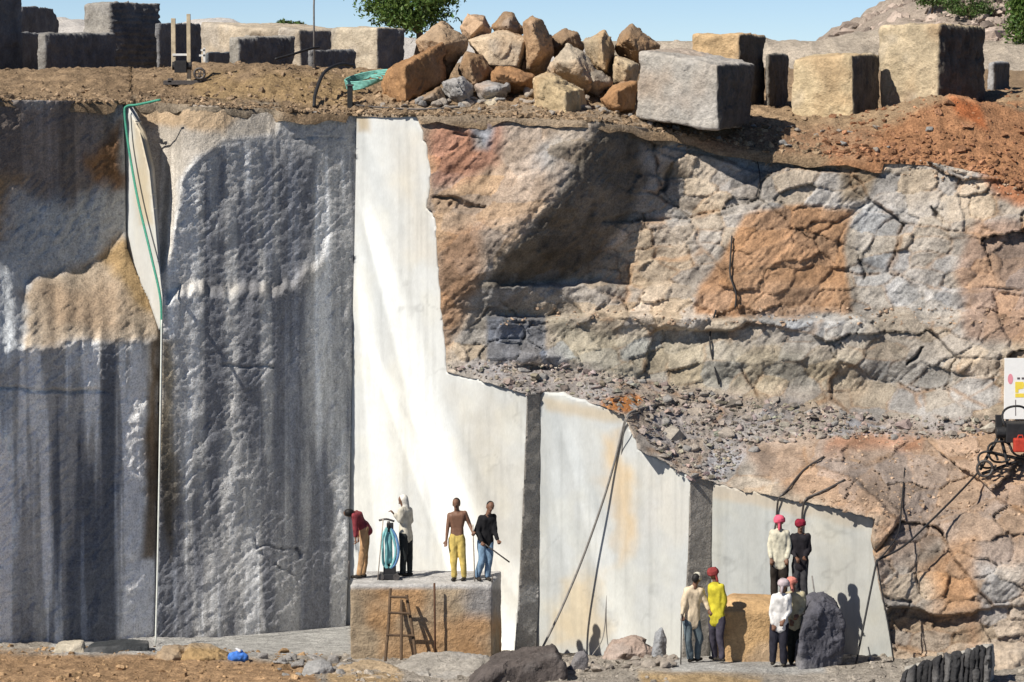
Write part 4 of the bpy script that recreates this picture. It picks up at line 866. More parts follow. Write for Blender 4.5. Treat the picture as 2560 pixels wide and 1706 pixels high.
def person(label, J, Y, face=(0, -1), shirt='s', sleeve=1.0, trouser=None, hat=None, hair=True, shirtc=None, hood=None, zfun=None, curl=(.7, .7), long_shirt=.1, scarfc=None):
    Wd = {}
    for k, q in J.items(): Wd[k] = P(q[0], q[1], Y+(q[2] if len(q) > 2 else 0))
    gx, gy = (Wd['ftL'][:2]+Wd['ftR'][:2])/2
    zg = min(Wd['ftL'][2], Wd['ftR'][2]); tgt = zfun(gx, gy) if zfun else zg
    org = np.array([gx, gy, tgt]); sh = np.array([gx, gy, zg])
    j = {k: q-sh for k, q in Wd.items()}
    fx = np.array([face[0], face[1], 0.0]); fx /= np.linalg.norm(fx); rt = np.array([fx[1]*-1, fx[0], 0.0])*-1     # rt: the figure's right-hand axis (either sign is fine)
    rootp = root('person', org, label, 'person', 'quarry workers')
    hd = j['head']; nk = j['neck']; hu = unit(hd-nk); hip = (j['hipL']+j['hipR'])/2; chest = (j['shL']+j['shR'])/2
    fdir = unit(fx-np.dot(fx, hu)*hu) if abs(np.dot(fx, hu)) < .95 else fx
    lat = np.cross(hu, fdir)
    body = []
    # head: skull, jaw, nose, ears, brow
    body += [capsule(hd+hu*.034-fdir*.014, .098, hd+hu*.04+fdir*.012, .092, 14, (lat, .84)), capsule(hd-hu*.02+fdir*.02, .068, hd-hu*.075+fdir*.045, .04, 12, (lat, .9))]
    body += [capsule(hd+hu*.015+fdir*.088, .011, hd-hu*.022+fdir*.104, .016, 8), capsule(hd+hu*.03+fdir*.083-lat*.03, .012, hd+hu*.03+fdir*.083+lat*.03, .012, 8)]
    for s_ in (-1, 1): body.append(capsule(hd+lat*s_*.076+hu*.015, .02, hd+lat*s_*.078-hu*.02, .014, 8, (lat, .5)))
    body.append(capsule(nk-hu*.05, .058, hd-hu*.05, .052, 12))
    sv = unit(j['shR']-j['shL']); up = unit(chest-hip)
    def torso(e):
        o = []
        for t in (-1, -.66, -.33, 0, .33, .66, 1):
            a = chest+sv*t*np.linalg.norm(j['shR']-j['shL'])*.32-up*.04; b = hip+(j['hipR']-j['hipL'])*.5*t*.75+up*.04
            m = a*.45+b*.55; m = m-(m-(chest*.45+hip*.55))*.22
            o += [capsule(a, .088+e, m, .072+e, 12), capsule(m, .072+e, b, .09+e, 12)]
        o.append(capsule(j['shL']-up*.02, .054+e, j['shR']-up*.02, .054+e, 12)); o += [capsule(nk-hu*.035, .045+e*.6, j['sh'+q_], .045+e*.8, 10) for q_ in 'LR']; o.append(capsule(chest+up*.02, .07+e*.5, nk-hu*.02, .056+e*.4, 12)); return o
    body += torso(0)
    for s_ in 'LR':
        body += [capsule(j['sh'+s_], .054, j['el'+s_], .041, 12), capsule(j['el'+s_], .041, j['ha'+s_], .027, 12)]
        dd = unit(j['ha'+s_]-j['el'+s_]); nn = fx if abs(np.dot(fx, dd)) < .8 else np.array([0, 0, -1.0])
        body += hand_parts(j['ha'+s_], dd, nn, curl[0 if s_ == 'L' else 1], 1 if s_ == 'L' else -1)
        an = j['ft'+s_]+np.array([0, 0, .085])
        body += [capsule(j['hip'+s_], .088, j['kn'+s_], .058, 12), capsule(j['kn'+s_], .058, an, .037, 12)]
        body += [capsule(an-fx*.03-np.array([0, 0, .045]), .036, an+fx*.13-np.array([0, 0, .055]), .03, 10)]
    v, f = join(body); me = remesh(v, f, .0105); smooth_mesh(me, 2, .4); me.materials.append(SKIN); me.polygons.foreach_set('use_smooth', np.ones(len(me.polygons), bool)); me.name = 'body'
    bodyo = link('body', me, rootp)
    def shell(name, parts, mat, vox=.017, fold=.024):
        v, f = join(parts); m = remesh(v, f, vox); smooth_mesh(m, 2, .5); q = coords(m); n_ = normals(m)
        q = q+n_*(fold*fbm(q*np.array([1, 1, .45])+org, 9, 3, len(label)))[:, None]; setco(m, q)
        m.materials.append(mat); m.polygons.foreach_set('use_smooth', np.ones(len(m.polygons), bool)); m.name = name; return link(name, m, rootp)
    if shirt:
        o = torso(.02)
        for t in (-1, 0, 1):
            a = hip+(j['hipR']-j['hipL'])*.5*t*.8; o.append(capsule(a+up*.05, .112, a-up*long_shirt*.8, .108, 12))
        for s_ in 'LR':
            o.append(capsule(j['sh'+s_], .075, j['el'+s_], .06, 12))
            if sleeve > .3: o.append(capsule(j['el'+s_], .059, j['el'+s_]+(j['ha'+s_]-j['el'+s_])*(sleeve*.9), .043, 12))
        shell('jacket' if 'jacket' in label else 'shirt', o, shirtc)
    o = []
    for t in (-1, 0, 1):
        a = hip+(j['hipR']-j['hipL'])*.5*t*.8; o.append(capsule(a+up*.06, .105, a-up*.03, .108, 12))
    for s_ in 'LR':
        an = j['ft'+s_]+np.array([0, 0, .1]); o += [capsule(j['hip'+s_], .106, j['kn'+s_], .079, 12), capsule(j['kn'+s_], .079, an, .066, 12)]
    shell('trousers', o, trouser)
    for s_ in 'LR':
        an = j['ft'+s_]+np.array([0, 0, .04]); m_ = remesh(*join([capsule(an-fx*.035, .043, an+fx*.15-np.array([0, 0, .006]), .037, 10, (np.array([0, 0, 1.0]), .9))]), .012); m_.materials.append(plain('shoe_dark', (.03, .025, .02), .7)); m_.name = 'shoe'; link('shoe', m_, rootp)
    if hat is not None:
        o = []; kind, hm = hat
        if kind == 'turban':
            for r_, h_, th in ((.088, .035, .036), (.083, .075, .038), (.058, .108, .036)):
                ring = [hd+hu*(h_+.012*math.sin(2*q))+lat*r_*math.cos(q)+fdir*r_*1.05*math.sin(q) for q in np.linspace(0, 2*math.pi, 11)]
                o += [capsule(a, th, b, th, 8) for a, b in zip(ring[:-1], ring[1:])]
            o.append(capsule(hd+hu*.06, .085, hd+hu*.1, .06)); o.append(capsule(hd-fdir*.08+hu*.02, .036, hd-fdir*.1-hu*.13, .024, 8))
            shell('turban', o, hm, .014, .012)
        elif kind == 'cap':
            o = [capsule(hd+hu*.055, .098, hd+hu*.075, .088, 14), capsule(hd+hu*.055+fdir*.08, .045, hd+hu*.045+fdir*.13, .03, 10, (hu, .35))]; shell('cap', o, hm, .012, .004)
        elif kind == 'wrap':
            o = [capsule(hd+hu*.05-fdir*.012, .1, hd-hu*.03-fdir*.022, .085, 14), capsule(hd-hu*.08-fdir*.02, .075, nk-hu*.03, .085, 12)]; shell('head_wrap', o, hm, .014, .01)
    if hair and (hat is None or hat[0] == 'cap'):
        o = [capsule(hd+hu*.052-fdir*.022, .093, hd+hu*.02-fdir*.035, .088, 14, (lat, .9))]; shell('hair', o, HAIRM, .012, .006)
    eyes = []
    for s_ in (-1, 1): eyes.append(capsule(hd+fdir*.079+lat*s_*.031+hu*.006, .008, hd+fdir*.081+lat*s_*.031+hu*.006, .008, 8))
    for e in eyes:
        v, f = e; m_ = bpy.data.meshes.new('eye'); m_.from_pydata([tuple(x) for x in v], [], f); m_.materials.append(EYEW); m_.update(); link('eye', m_, bodyo)
    v, f = capsule(hd-hu*.052+fdir*.078-lat*.02, .009, hd-hu*.052+fdir*.078+lat*.02, .009, 8, (hu, .6)); m_ = bpy.data.meshes.new('mouth'); m_.from_pydata([tuple(x) for x in v], [], f); m_.materials.append(LIP); m_.update(); link('mouth', m_, bodyo)
    return rootp

def ztop(x, y): return bt+.012
C_ = cloth
PY = 70.35
person('man in maroon shirt and tan trousers bending over at the block edge', dict(head=(874, 1283, -.2), neck=(882, 1284, -.14), shL=(887, 1292, -.3), shR=(892, 1284, .06), elL=(888, 1320, -.32), elR=(893, 1316, .08), haL=(889, 1346, -.34), haR=(895, 1342, .05),
       hipL=(911, 1322, -.1), hipR=(914, 1320, .1), knL=(908, 1378, -.08), knR=(913, 1376, .12), ftL=(898, 1446, -.06), ftR=(908, 1444, .12)), PY, (-1, -.25), shirtc=C_('maroon', (.22, .045, .055)), trouser=C_('tan', (.42, .26, .14)), sleeve=.9, zfun=ztop)
person('man in pale shirt and white head wrap working the teal drill', dict(head=(1009, 1259), neck=(1013, 1273), shL=(1003, 1281, -.16), shR=(1023, 1281, .14), elL=(999, 1306, -.2), elR=(1028, 1308, .12), haL=(986, 1292, -.2), haR=(1012, 1326, .0),
       hipL=(1009, 1343, -.08), hipR=(1021, 1343, .08), knL=(1010, 1390, -.1), knR=(1023, 1390, .06), ftL=(1008, 1446, -.1), ftR=(1024, 1446, .06)), PY+.25, (-1, -.15), shirtc=C_('cream', (.55, .52, .44)), trouser=C_('charcoal', (.03, .034, .035)), hat=('wrap', C_('white', (.62, .6, .55))), hair=False, zfun=ztop)
person('bare-chested man in yellow trousers holding an upright rod', dict(head=(1141, 1263), neck=(1142, 1278), shL=(1124, 1289), shR=(1162, 1284), elL=(1119, 1322, -.05), elR=(1174, 1312, .02), haL=(1116, 1352, -.1), haR=(1181, 1330, -.1),
       hipL=(1133, 1350), hipR=(1152, 1350), knL=(1134, 1400, -.05), knR=(1157, 1400, -.03), ftL=(1136, 1452), ftR=(1160, 1452)), PY-.25, (-.25, -1), shirt=None, trouser=C_('yellow', (.55, .42, .13)), curl=(.5, 1.2), zfun=ztop)
person('man in black shirt and jeans holding a slanting bar', dict(head=(1225, 1272), neck=(1221, 1288), shL=(1205, 1298), shR=(1233, 1295, .1), elL=(1192, 1331, -.05), elR=(1237, 1332, .0), haL=(1205, 1358, -.22), haR=(1244, 1352, -.1),
       hipL=(1205, 1358), hipR=(1222, 1358, .05), knL=(1205, 1403, -.1), knR=(1223, 1403, .0), ftL=(1194, 1453, -.05), ftR=(1219, 1453, 0)), PY-.22, (.35, -1), shirtc=C_('black', (.018, .018, .02)), trouser=C_('denim', (.16, .25, .36)), curl=(1.2, .9), zfun=ztop)
def zf(x, y): return fz(x, y)+.005
person('man in cream jacket leaning on a thin staff', dict(head=(1741, 1455, .0), neck=(1737, 1470), shL=(1718, 1482, .0), shR=(1750, 1481, .05), elL=(1709, 1518, -.08), elR=(1764, 1512, .05), haL=(1706, 1545, -.15), haR=(1772, 1530, -.02),
       hipL=(1719, 1557), hipR=(1739, 1557, .05), knL=(1720, 1607, -.1), knR=(1748, 1604, .08), ftL=(1726, 1662), ftR=(1744, 1660, .15)), 66.7, (.5, .85), shirtc=C_('sand', (.58, .48, .35)), trouser=C_('greyblue', (.10, .13, .15)), hat=('cap', C_('capwhite', (.5, .48, .4))), curl=(1.2, .6), zfun=zf)
person('man in yellow jacket and maroon turban seen from behind', dict(head=(1784, 1446, 0), neck=(1788, 1463), shL=(1778, 1476, .05), shR=(1803, 1475, -.05), elL=(1778, 1512, .05), elR=(1810, 1510, -.05), haL=(1782, 1545, .0), haR=(1803, 1545, -.05),
       hipL=(1785, 1553, .05), hipR=(1801, 1553, -.03), knL=(1782, 1604, .2), knR=(1800, 1604, -.05), ftL=(1786, 1660, .3), ftR=(1806, 1663, -.05)), 66.7, (-.5, .85), shirtc=C_('mustard', (.48, .42, .04)), trouser=C_('slate', (.06, .055, .075)), hat=('turban', C_('brickred', (.22, .04, .04))), hair=False, zfun=zf)
btop = P(1900, 1512, 67.5)[2]
def zb(x, y): return btop
person('man in cream shirt and bright pink turban standing on the orange boulder', dict(head=(1948, 1348), neck=(1948, 1364), shL=(1931, 1374), shR=(1966, 1374), elL=(1924, 1408), elR=(1972, 1408), haL=(1927, 1438, -.1), haR=(1968, 1438, -.1),
       hipL=(1937, 1446), hipR=(1959, 1446), knL=(1936, 1494), knR=(1960, 1494), ftL=(1936, 1548), ftR=(1961, 1548)), 67.75, (.1, 1), shirtc=C_('ivory', (.56, .53, .42)), trouser=C_('blackbrown', (.03, .025, .022)), hat=('turban', C_('pink', (.62, .10, .16))), hair=False, zfun=zb)
person('man in black jacket and dark red scarf standing on the orange boulder', dict(head=(2000, 1364), neck=(2000, 1380), shL=(1983, 1390), shR=(2017, 1390), elL=(1978, 1424), elR=(2022, 1422), haL=(1990, 1442, -.2), haR=(2012, 1440, -.2),
       hipL=(1991, 1458), hipR=(2009, 1458), knL=(1991, 1503), knR=(2010, 1503), ftL=(1990, 1554), ftR=(2012, 1554)), 67.8, (.1, -1), shirtc=C_('blackjacket', (.022, .02, .024)), trouser=C_('darkgrey', (.05, .05, .055)), hat=('turban', C_('darkred', (.20, .018, .035))), hair=False, zfun=zb)
person('man in white shirt and grey turban standing with his back turned', dict(head=(1958, 1470), neck=(1955, 1487), shL=(1936, 1498), shR=(1970, 1498), elL=(1928, 1535), elR=(1973, 1533), haL=(1932, 1566, -.08), haR=(1960, 1556, -.12),
       hipL=(1938, 1566), hipR=(1960, 1566), knL=(1934, 1615), knR=(1958, 1616), ftL=(1932, 1668), ftR=(1959, 1672)), 66.1, (.25, 1), shirtc=C_('white_shirt', (.66, .65, .64)), trouser=C_('inkblue', (.025, .025, .035)), hat=('turban', C_('mauvegrey', (.40, .34, .36))), hair=False, zfun=zf)
person('man in khaki shirt and salmon turban beside the dark boulder', dict(head=(1980, 1463), neck=(1983, 1480), shL=(1970, 1492), shR=(2004, 1490), elL=(1970, 1526), elR=(2008, 1524), haL=(1976, 1552, -.1), haR=(1996, 1540, -.15),
       hipL=(1976, 1560), hipR=(1996, 1559), knL=(1977, 1610), knR=(1996, 1609), ftL=(1978, 1664), ftR=(1996, 1663)), 66.45, (.15, 1), shirtc=C_('khaki', (.38, .34, .23)), trouser=C_('blackgreen', (.02, .022, .02)), hat=('turban', C_('salmon', (.55, .20, .16))), hair=False, zfun=zf)

# ------------------------------------------------------------------ tools on the block
STEEL = plain('old_steel', (.11, .10, .095), .55, .6, var=.3, scale=20); PALEROD = plain('worn_rod', (.40, .35, .30), .6, .2, var=.2)
WOODD = plain('dark_wood', (.10, .065, .04), .8, var=.35, scale=10, bump=.4); WOODL = plain('pale_wood', (.48, .40, .28), .8, var=.25, scale=8, bump=.4)
RUB = plain('black_rubber', (.022, .022, .024), .6, var=.25); TEAL = plain('teal_paint', (.18, .42, .44), .6, var=.3, scale=8); REDP = plain('red_paint', (.45, .05, .03), .5, var=.2)
GREENR = plain('green_rope', (.06, .27, .19), .8, var=.3, scale=40); WHITEP = plain('white_paint', (.68, .68, .66), .6, var=.08); GREYH = plain('grey_hose', (.20, .19, .18), .7, var=.25)
def rod(name, a, b, r, mat, label, cat):
    a = np.asarray(a, float); b = np.asarray(b, float); o = tuple(b)
    m_ = bpy.data.meshes.new(name); v, f = tube_vf([a-b, (a-b)*.66+np.array([0, .01, 0])*r*8, (a-b)*.33, a*0], r, 8); m_.from_pydata([tuple(map(float, x)) for x in v], [], f); m_.materials.append(mat); m_.polygons.foreach_set('use_smooth', np.ones(len(m_.polygons), bool)); m_.update()
    ob = link(name, m_); ob.location = tuple(map(float, o)); return tag(ob, label, cat)
def onblock(px, py_, Y): p = P(px, py_, Y); return np.array([p[0], p[1], bt])
rod('drill_rod', P(1182, 1312, 70.0), onblock(1187, 1448, 69.95), .014, PALEROD, 'thin upright rod held by the bare-chested man', 'rod')
rod('crowbar', P(1200, 1352, 69.95), P(1274, 1406, 69.9), .016, STEEL, 'slanting bar held by the man in the black shirt', 'bar')
rod('drill_rod', P(872, 1402, 70.2), onblock(874, 1444, 70.2), .012, STEEL, 'short rod standing at the corner of the block beside the bending man', 'rod')
rod('drill_rod', P(1232, 1436, 70.0), onblock(1230, 1460, 69.9), .014, STEEL, 'short dark peg standing at the edge of the block by the jeans', 'rod')
rod('staff', P(1704, 1535, 66.5), (P(1702, 1660, 66.5)[0], 66.5, fz(P(1702, 1660, 66.5)[0], 66.5)), .012, STEEL, 'thin staff under the hand of the man in the cream jacket', 'staff')
rod('drill_rod', P(2030, 1440, 67.5), (P(2040, 1585, 67.4)[0], 67.3, btop-.05), .016, GREYH, 'dark rod standing next to the man in the black jacket', 'rod')
p0 = P(1086, 1458, 69.45); p1 = P(1088, 1612, 69.4); rod('drill_rod', p0, (p1[0], 69.4, fz(p1[0], 69.4)), .022, plain('rust', (.10, .05, .03), .8, .2), 'dark iron bar leaning against the stained block', 'bar')
# drill machine with teal hoses
DY = 70.3; dr = root('rock_drill', onblock(972, 1445, DY), 'rock drill on a black base draped with teal hoses', 'drill'); L_ = lambda vf: local(dr, vf)
b0 = onblock(972, 1445, DY); up_ = np.array([0, 0, 1.0])
part('base_skid', L_(join([box_vf(b0+[0, 0, .07], (.2, .16, .06)), box_vf(b0+[.02, 0, .2], (.13, .12, .09))])), RUB, dr, .02)
for s_ in (-1, 1):
    m_ = part('wheel', L_(tube_vf([b0+[s_*.16, -.17, .07], b0+[s_*.16, -.12, .07]], .07, 14)), STEEL, dr)
part('mast', L_(tube_vf([b0+[0, 0, .2], b0+[0, 0, 1.22]], .03, 10)), STEEL, dr, smooth=True)
part('cylinder', L_(tube_vf([b0+[0, -.03, .34], b0+[0, -.03, .42], b0+[0, -.03, .95], b0+[0, -.03, 1.05]], [.06, .085, .075, .04], 12)), TEAL, dr, smooth=True)
part('handle', L_(tube_vf(spline([b0+[-.2, 0, 1.24], b0+[-.05, -.02, 1.27], b0+[.12, 0, 1.22]], 4), .022, 8)), STEEL, dr, smooth=True)
part('motor_head', L_(box_vf(b0+[.03, -.02, 1.1], (.07, .07, .09))), RUB, dr, .015)
for k, (dx, w_) in enumerate([(-.12, .08), (.10, .1), (.16, .06), (-.06, .12)]):
    part('hose', L_(tube_vf(spline([b0+[dx*.3, -.06, 1.1], b0+[dx, -.1, .9], b0+[dx*1.2+w_*.3, -.13, .6], b0+[dx*.9, -.11, .35], b0+[dx*.3, -.1, .25]], 6), .028, 8)), TEAL if k != 2 else plain('blue_hose', (.10, .22, .42), .5), dr, smooth=True)
rod('drill_rod', P(958, 1297, 70.1), onblock(944, 1444, 70.1), .012, PALEROD, 'pale thin rod leaning on the rock drill', 'rod')
# ladder against the block
gzl = fz(P(1000, 1640, 69.0)[0], 69.0); ld = root('ladder', (P(1000, 1640, 69.0)[0], 69.0, gzl), 'rough wooden ladder leaning against the stained block', 'ladder'); L_ = lambda vf: local(ld, vf)
def lp(px, py_, Y): return P(px, py_, Y)
def grd(px, Y): x = P(px, 1640, Y)[0]; return np.array([x, Y, fz(x, Y)])
for a, b, m_ in (((976, 1472, 69.42), (963, 68.95), WOODD), ((1016, 1488, 69.42), (1041, 68.9), WOODD)): part('rail', L_(tube_vf([lp(*a), .5*(lp(*a)+grd(*b))+[.015, 0, 0], grd(*b)], .032, 8)), m_, ld)
for y_, x0, x1 in ((1492, 974, 1017), (1532, 971, 1024), (1588, 966, 1035)): part('rung', L_(tube_vf([lp(x0, y_, 69.28-(y_-1490)*.0025), lp(x1, y_+2, 69.28-(y_-1490)*.0025)], .026, 8)), WOODD, ld)
part('prop', L_(tube_vf([lp(1004, 1500, 69.3), grd(1003, 68.85)], .032, 8)), WOODD, ld)

# blue bundle
bb0 = P(596, 1652, 68.2); bb0 = np.array([bb0[0], bb0[1], fz(bb0[0], bb0[1])]); bl = root('bundle', bb0, 'bright blue cloth bundle lying on the brown soil', 'bundle')
m_ = remesh(*join([capsule(np.array([-.09, 0, .12]), .12, np.array([.1, .02, .11]), .1), capsule(np.array([.0, 0, .2]), .07, np.array([.06, 0, .24]), .03)]), .018); q = coords(m_); n_ = normals(m_); setco(m_, q+n_*(.03*fbm(q, 9, 3, 5))[:, None]); m_.materials.append(plain('blue_cloth', (.05, .17, .55), .7, var=.35, scale=12)); m_.name = 'cloth'; m_.polygons.foreach_set('use_smooth', np.ones(len(m_.polygons), bool)); link('cloth', m_, bl)
part('knot', ([tuple(x) for x in np.array(capsule(np.array([.03, -.02, .25]), .035, np.array([-.04, 0, .29]), .02)[0])], capsule(np.array([.03, -.02, .25]), .035, np.array([-.04, 0, .29]), .02)[1]), plain('white_cloth', (.6, .62, .66), .8), bl, smooth=True)

# ------------------------------------------------------------------ hoses and cables
def surf(px, py_, off=.04):
    """a point lying on the weathered wall at this pixel"""
    i_ = int(np.argmin((gpx-px)**2+(gpy-py_)**2)); p = gW[i_]; return P(px, py_, p[1]-off)
def cable(pts, r, mat, label, cat='cable', sub=8, wob=0):
    pts = spline(pts, sub); pts = [np.asarray(p) for p in pts]; o = np.array(min(pts, key=lambda p: p[2])); v, f = tube_vf([p-o for p in pts], r, 7)
    m_ = bpy.data.meshes.new(cat); m_.from_pydata([tuple(map(float, x)) for x in v], [], f); m_.materials.append(mat); m_.polygons.foreach_set('use_smooth', np.ones(len(m_.polygons), bool)); m_.update()
    ob = link(cat, m_); ob.location = tuple(map(float, o)); return tag(ob, label, cat)
cable([surf(1640, 1012), surf(1590, 1026, .06), P(1568, 1040, 71.5), P(1555, 1080, 71.6), P(1535, 1160, 71.7), P(1505, 1260, 71.75), P(1455, 1400, 71.8), P(1400, 1530, 71.7), P(1350, 1632, 71.2)], .026, GREYH, 'thick grey hose sweeping down across the middle sawn face', 'hose')
cable([surf(1600, 1030), P(1566, 1050, 71.35), P(1552, 1150, 71.7), P(1535, 1300, 71.8), P(1518, 1480, 71.9), P(1508, 1590, 71.8), P(1480, 1640, 71.3)], .012, GREYH, 'thin cable hanging behind the thick grey hose', 'cable')
cable([surf(2060, 1142), surf(2010, 1175, .06), surf(1968, 1225, .08), P(1948, 1245, 69.74), P(1943, 1270, 69.8), P(1941, 1300, 69.82), P(1937, 1325, 69.82)], .022, STEEL, 'dark hose bent over the ledge above the pink turban', 'hose')
cable([surf(2112, 1200), surf(2070, 1222, .07), surf(2030, 1240, .08), P(2014, 1250, 69.36), P(2007, 1275, 69.43), P(2005, 1310, 69.45), P(2003, 1400, 69.47)], .024, STEEL, 'thicker hose bent over the ledge above the dark red scarf', 'hose')
cable([surf(2445, 1182, .1), P(2400, 1230, 68.6), P(2330, 1300, 68.0), P(2260, 1365, 67.6), P(2192, 1402, 67.3)], .022, RUB, 'black cable running down from the drilling rig to the cable knot', 'cable')
cable([surf(2262, 1170), surf(2255, 1250, .08), P(2246, 1330, 67.9), P(2215, 1380, 67.4), P(2192, 1402, 67.3)], .014, RUB, 'thin cable dropping down the reddish rock to the cable knot', 'cable')
kx = P(2140, 1662, 66.6); cable([P(2192, 1402, 67.3), P(2178, 1470, 67.1), P(2160, 1560, 66.8), (kx[0], 66.6, fz(kx[0], 66.6))], .022, RUB, 'dark cable slanting from the knot to the ground beside the boulder', 'cable')
kx = P(2235, 1640, 66.9); cable([P(2192, 1402, 67.3), P(2205, 1480, 67.2), P(2222, 1570, 67.0), (kx[0], 66.9, fz(kx[0], 66.9))], .016, RUB, 'dark cable slanting from the knot towards the grooved black block', 'cable')
cable([surf(1886, 362, .08), surf(1893, 400, .08), surf(1900, 450, .08), surf(1890, 492, .06)], .012, RUB, 'short thin cable hanging on the upper weathered wall', 'cable')
cable([surf(1830, 590, .08), surf(1826, 650, .08), surf(1826, 690, .08), surf(1840, 735, .08), surf(1838, 770, .06)], .02, RUB, 'dark cable hanging over the orange rock face', 'cable')
cable([surf(1790, 775, .07), surf(1776, 830, .08), surf(1778, 880, .08), surf(1798, 962, .06)], .02, RUB, 'dark cable hanging below the ledge under the orange face', 'cable')
cable([P(400, 250, 73.9), P(345, 262, 74.3), P(318, 266, 74.45), P(312, 285, 74.45), P(322, 370, 74.3), P(345, 500, 73.8), P(378, 640, 73.1), P(401, 745, 72.7), P(404, 830, 72.55)], .028, GREENR, 'green rope hanging down the narrow sawn face', 'rope')
ex = P(389, 1640, 71.5); cable([P(404, 800, 72.5), P(402, 950, 72.3), P(398, 1200, 72.0), P(393, 1450, 71.7), (ex[0], 71.5, fz(ex[0], 71.5))], .02, plain('pale_line', (.62, .64, .60), .6, var=.1), 'long pale line hanging down the shaded walls to the floor', 'line')
bench = lambda px, Y, h=.03: (lambda x: np.array([x, Y, gz(x, Y)+h]))((px-1280)/F*Y)
cable([bench(786, 75.9, .05), bench(790, 76.3, .22), bench(812, 77.2, .5), bench(850, 78.2, .55), bench(884, 79, .45)], .04, RUB, 'black pipe arched over the earth mound by the thin pole', 'pipe')
cable([bench(690, 79.5, .2), bench(730, 79.8, .3), bench(775, 80.2, .5), bench(800, 80.5, .6)], .03, RUB, 'black pipe lying up the mound behind the thin pole', 'pipe')
cable([bench(1150, 75.3, .05), bench(1050, 75.4, .05), bench(960, 75.8, .05), bench(880, 76.4, .05)], .02, STEEL, 'grey cable lying along the rim below the boulder pile', 'cable')
# teal hose coil
cc0 = bench(908, 78.4, .12); co_ = root('hose_coil', cc0, 'tangled teal hose coil lying left of the boulder pile', 'hose')
for k in range(6):
    a0 = random.uniform(0, 6); pts = [cc0+np.array([(.36+.05*k)*math.cos(t+a0)+.04*k, .3*math.sin(t+a0), .17+.14*math.sin(t+a0+.8)+.035*k]) for t in np.linspace(0, 6.1, 26)]
    part('hose_loop', local(co_, tube_vf(pts, .022, 7)), plain('teal_hose', (.15, .38, .33), .6, var=.3), co_, smooth=True)
# short post and thin pole
ps = bench(876, 76.3, 0); part_ = root('post', ps, 'short dark post standing at the rim by the green coil', 'post'); part('shaft', ([(x, y, z) for x, y, z in box_vf((0, 0, .22), (.06, .06, .28))[0]], box_vf((0, 0, 0), (1, 1, 1))[1]), plain('black_iron', (.02, .02, .02), .7), part_, .01); part('cap_plate', box_vf((0, 0, .52), (.08, .08, .02)), STEEL, part_, .005)
pb = bench(787, 82, 0); pl = root('pole', pb, 'tall thin grey pole rising above the blocks', 'pole'); part('shaft', tube_vf([(0, 0, -.2), (0, 0, 1.5), (.06, 0, 3.4)], .022, 8), GREYH, pl, smooth=True); part('base_collar', tube_vf([(0, 0, -.1), (0, 0, .12)], .05, 10), STEEL, pl)
# wire saw stand with two pale posts
ws = bench(470, 79.3, 0); wsr = root('wire_saw_stand', ws, 'wire saw stand with two pale posts, black motor and white bracket', 'wire saw'); s79 = 79.3/F
def wl(px, py_): return np.array([(px-470)*s79, 0, (238-py_)*s79])
part('post', box_vf((wl(436, 140)[0], .1, (238-135)*s79), (.05, .05, .58)), WOODL, wsr, .01); part('post', box_vf((wl(475, 140)[0], 0, (238-150)*s79), (.045, .045, .82)), WOODL, wsr, .01)
part('motor', join([box_vf((wl(455, 0)[0], .0, .42), (.14, .14, .14)), tube_vf([(wl(455, 0)[0]-.2, 0, .44), (wl(455, 0)[0]+.25, 0, .44)], .1, 12)]), RUB, wsr, .01)
part('base_frame', join([box_vf((0, 0, .05), (.55, .05, .05)), box_vf((0, .3, .05), (.55, .05, .05)), box_vf((-.4, .15, .1), (.05, .2, .05)), box_vf((.4, .15, .1), (.05, .2, .05))]), STEEL, wsr, .008)
wh = [(.28+.0*t, -.1+.0*t, .5) for t in (0,)]; ring = [(.33+.0, -.08, .0)]
pts = [(.3+.12*math.cos(t), -.1, .26+.12*math.sin(t)) for t in np.linspace(0, 2*math.pi, 25)]; wq = part('drive_wheel', tube_vf(pts, .03, 8), STEEL, wsr, smooth=True)
for a in range(3): part('spoke', tube_vf([(.3-.12*math.cos(a*1.05), -.1, .26-.12*math.sin(a*1.05)), (.3+.12*math.cos(a*1.05), -.1, .26+.12*math.sin(a*1.05))], .012, 6), STEEL, wq)
part('bracket', join([box_vf((wl(514, 0)[0], -.05, (238-163)*s79), (.025, .025, .16)), box_vf((wl(514, 0)[0]-.05, -.05, (238-165)*s79), (.07, .025, .022)), box_vf((wl(514, 0)[0]-.03, -.05, (238-152)*s79), (.05, .025, .02))]), WHITEP, wsr)
part('crossbar', box_vf((wl(455, 0)[0], .05, (238-163)*s79), (.2, .02, .025)), WHITEP, wsr)

# ------------------------------------------------------------------ sign board and drilling rig on the right
SY = 71.6; sg = root('sign_board', P(2600, 1085, SY), 'white sign board with pink dot and yellow lettering above the drilling rig', 'sign'); L_ = lambda vf: local(sg, vf)
ss = SY/F
c0 = P(2585, 972, SY); hw, hh = 75*ss, 77*ss
pan = part('panel', L_(box_vf(c0, (hw, .02, hh))), plain('sign_white', (.80, .80, .79), .5, var=.02), sg, .004)
for sx in (-1, 1): part('leg', L_(box_vf(c0+[sx*(hw-.08), .05, -hh-.35], (.03, .03, .75))), STEEL, sg)
def spt(px, py_): return P(px, py_, SY-.024)
def flatpoly(name, pts, mat, par):
    a = [spt(*p) for p in pts]; b = [p+np.array([0, .003, 0]) for p in a]; n = len(a)
    f = [list(range(n)), [n+k for k in range(n)][::-1]]+[[k, n+k, n+(k+1) % n, (k+1) % n] for k in range(n)]
    return part(name, L_((a+b, f)), mat, par)
PINK = plain('sign_pink', (.72, .28, .34), .6, var=.05); YELS = plain('sign_yellow', (.80, .62, .08), .6, var=.05); INK = plain('sign_ink', (.12, .10, .11), .6, var=.05)
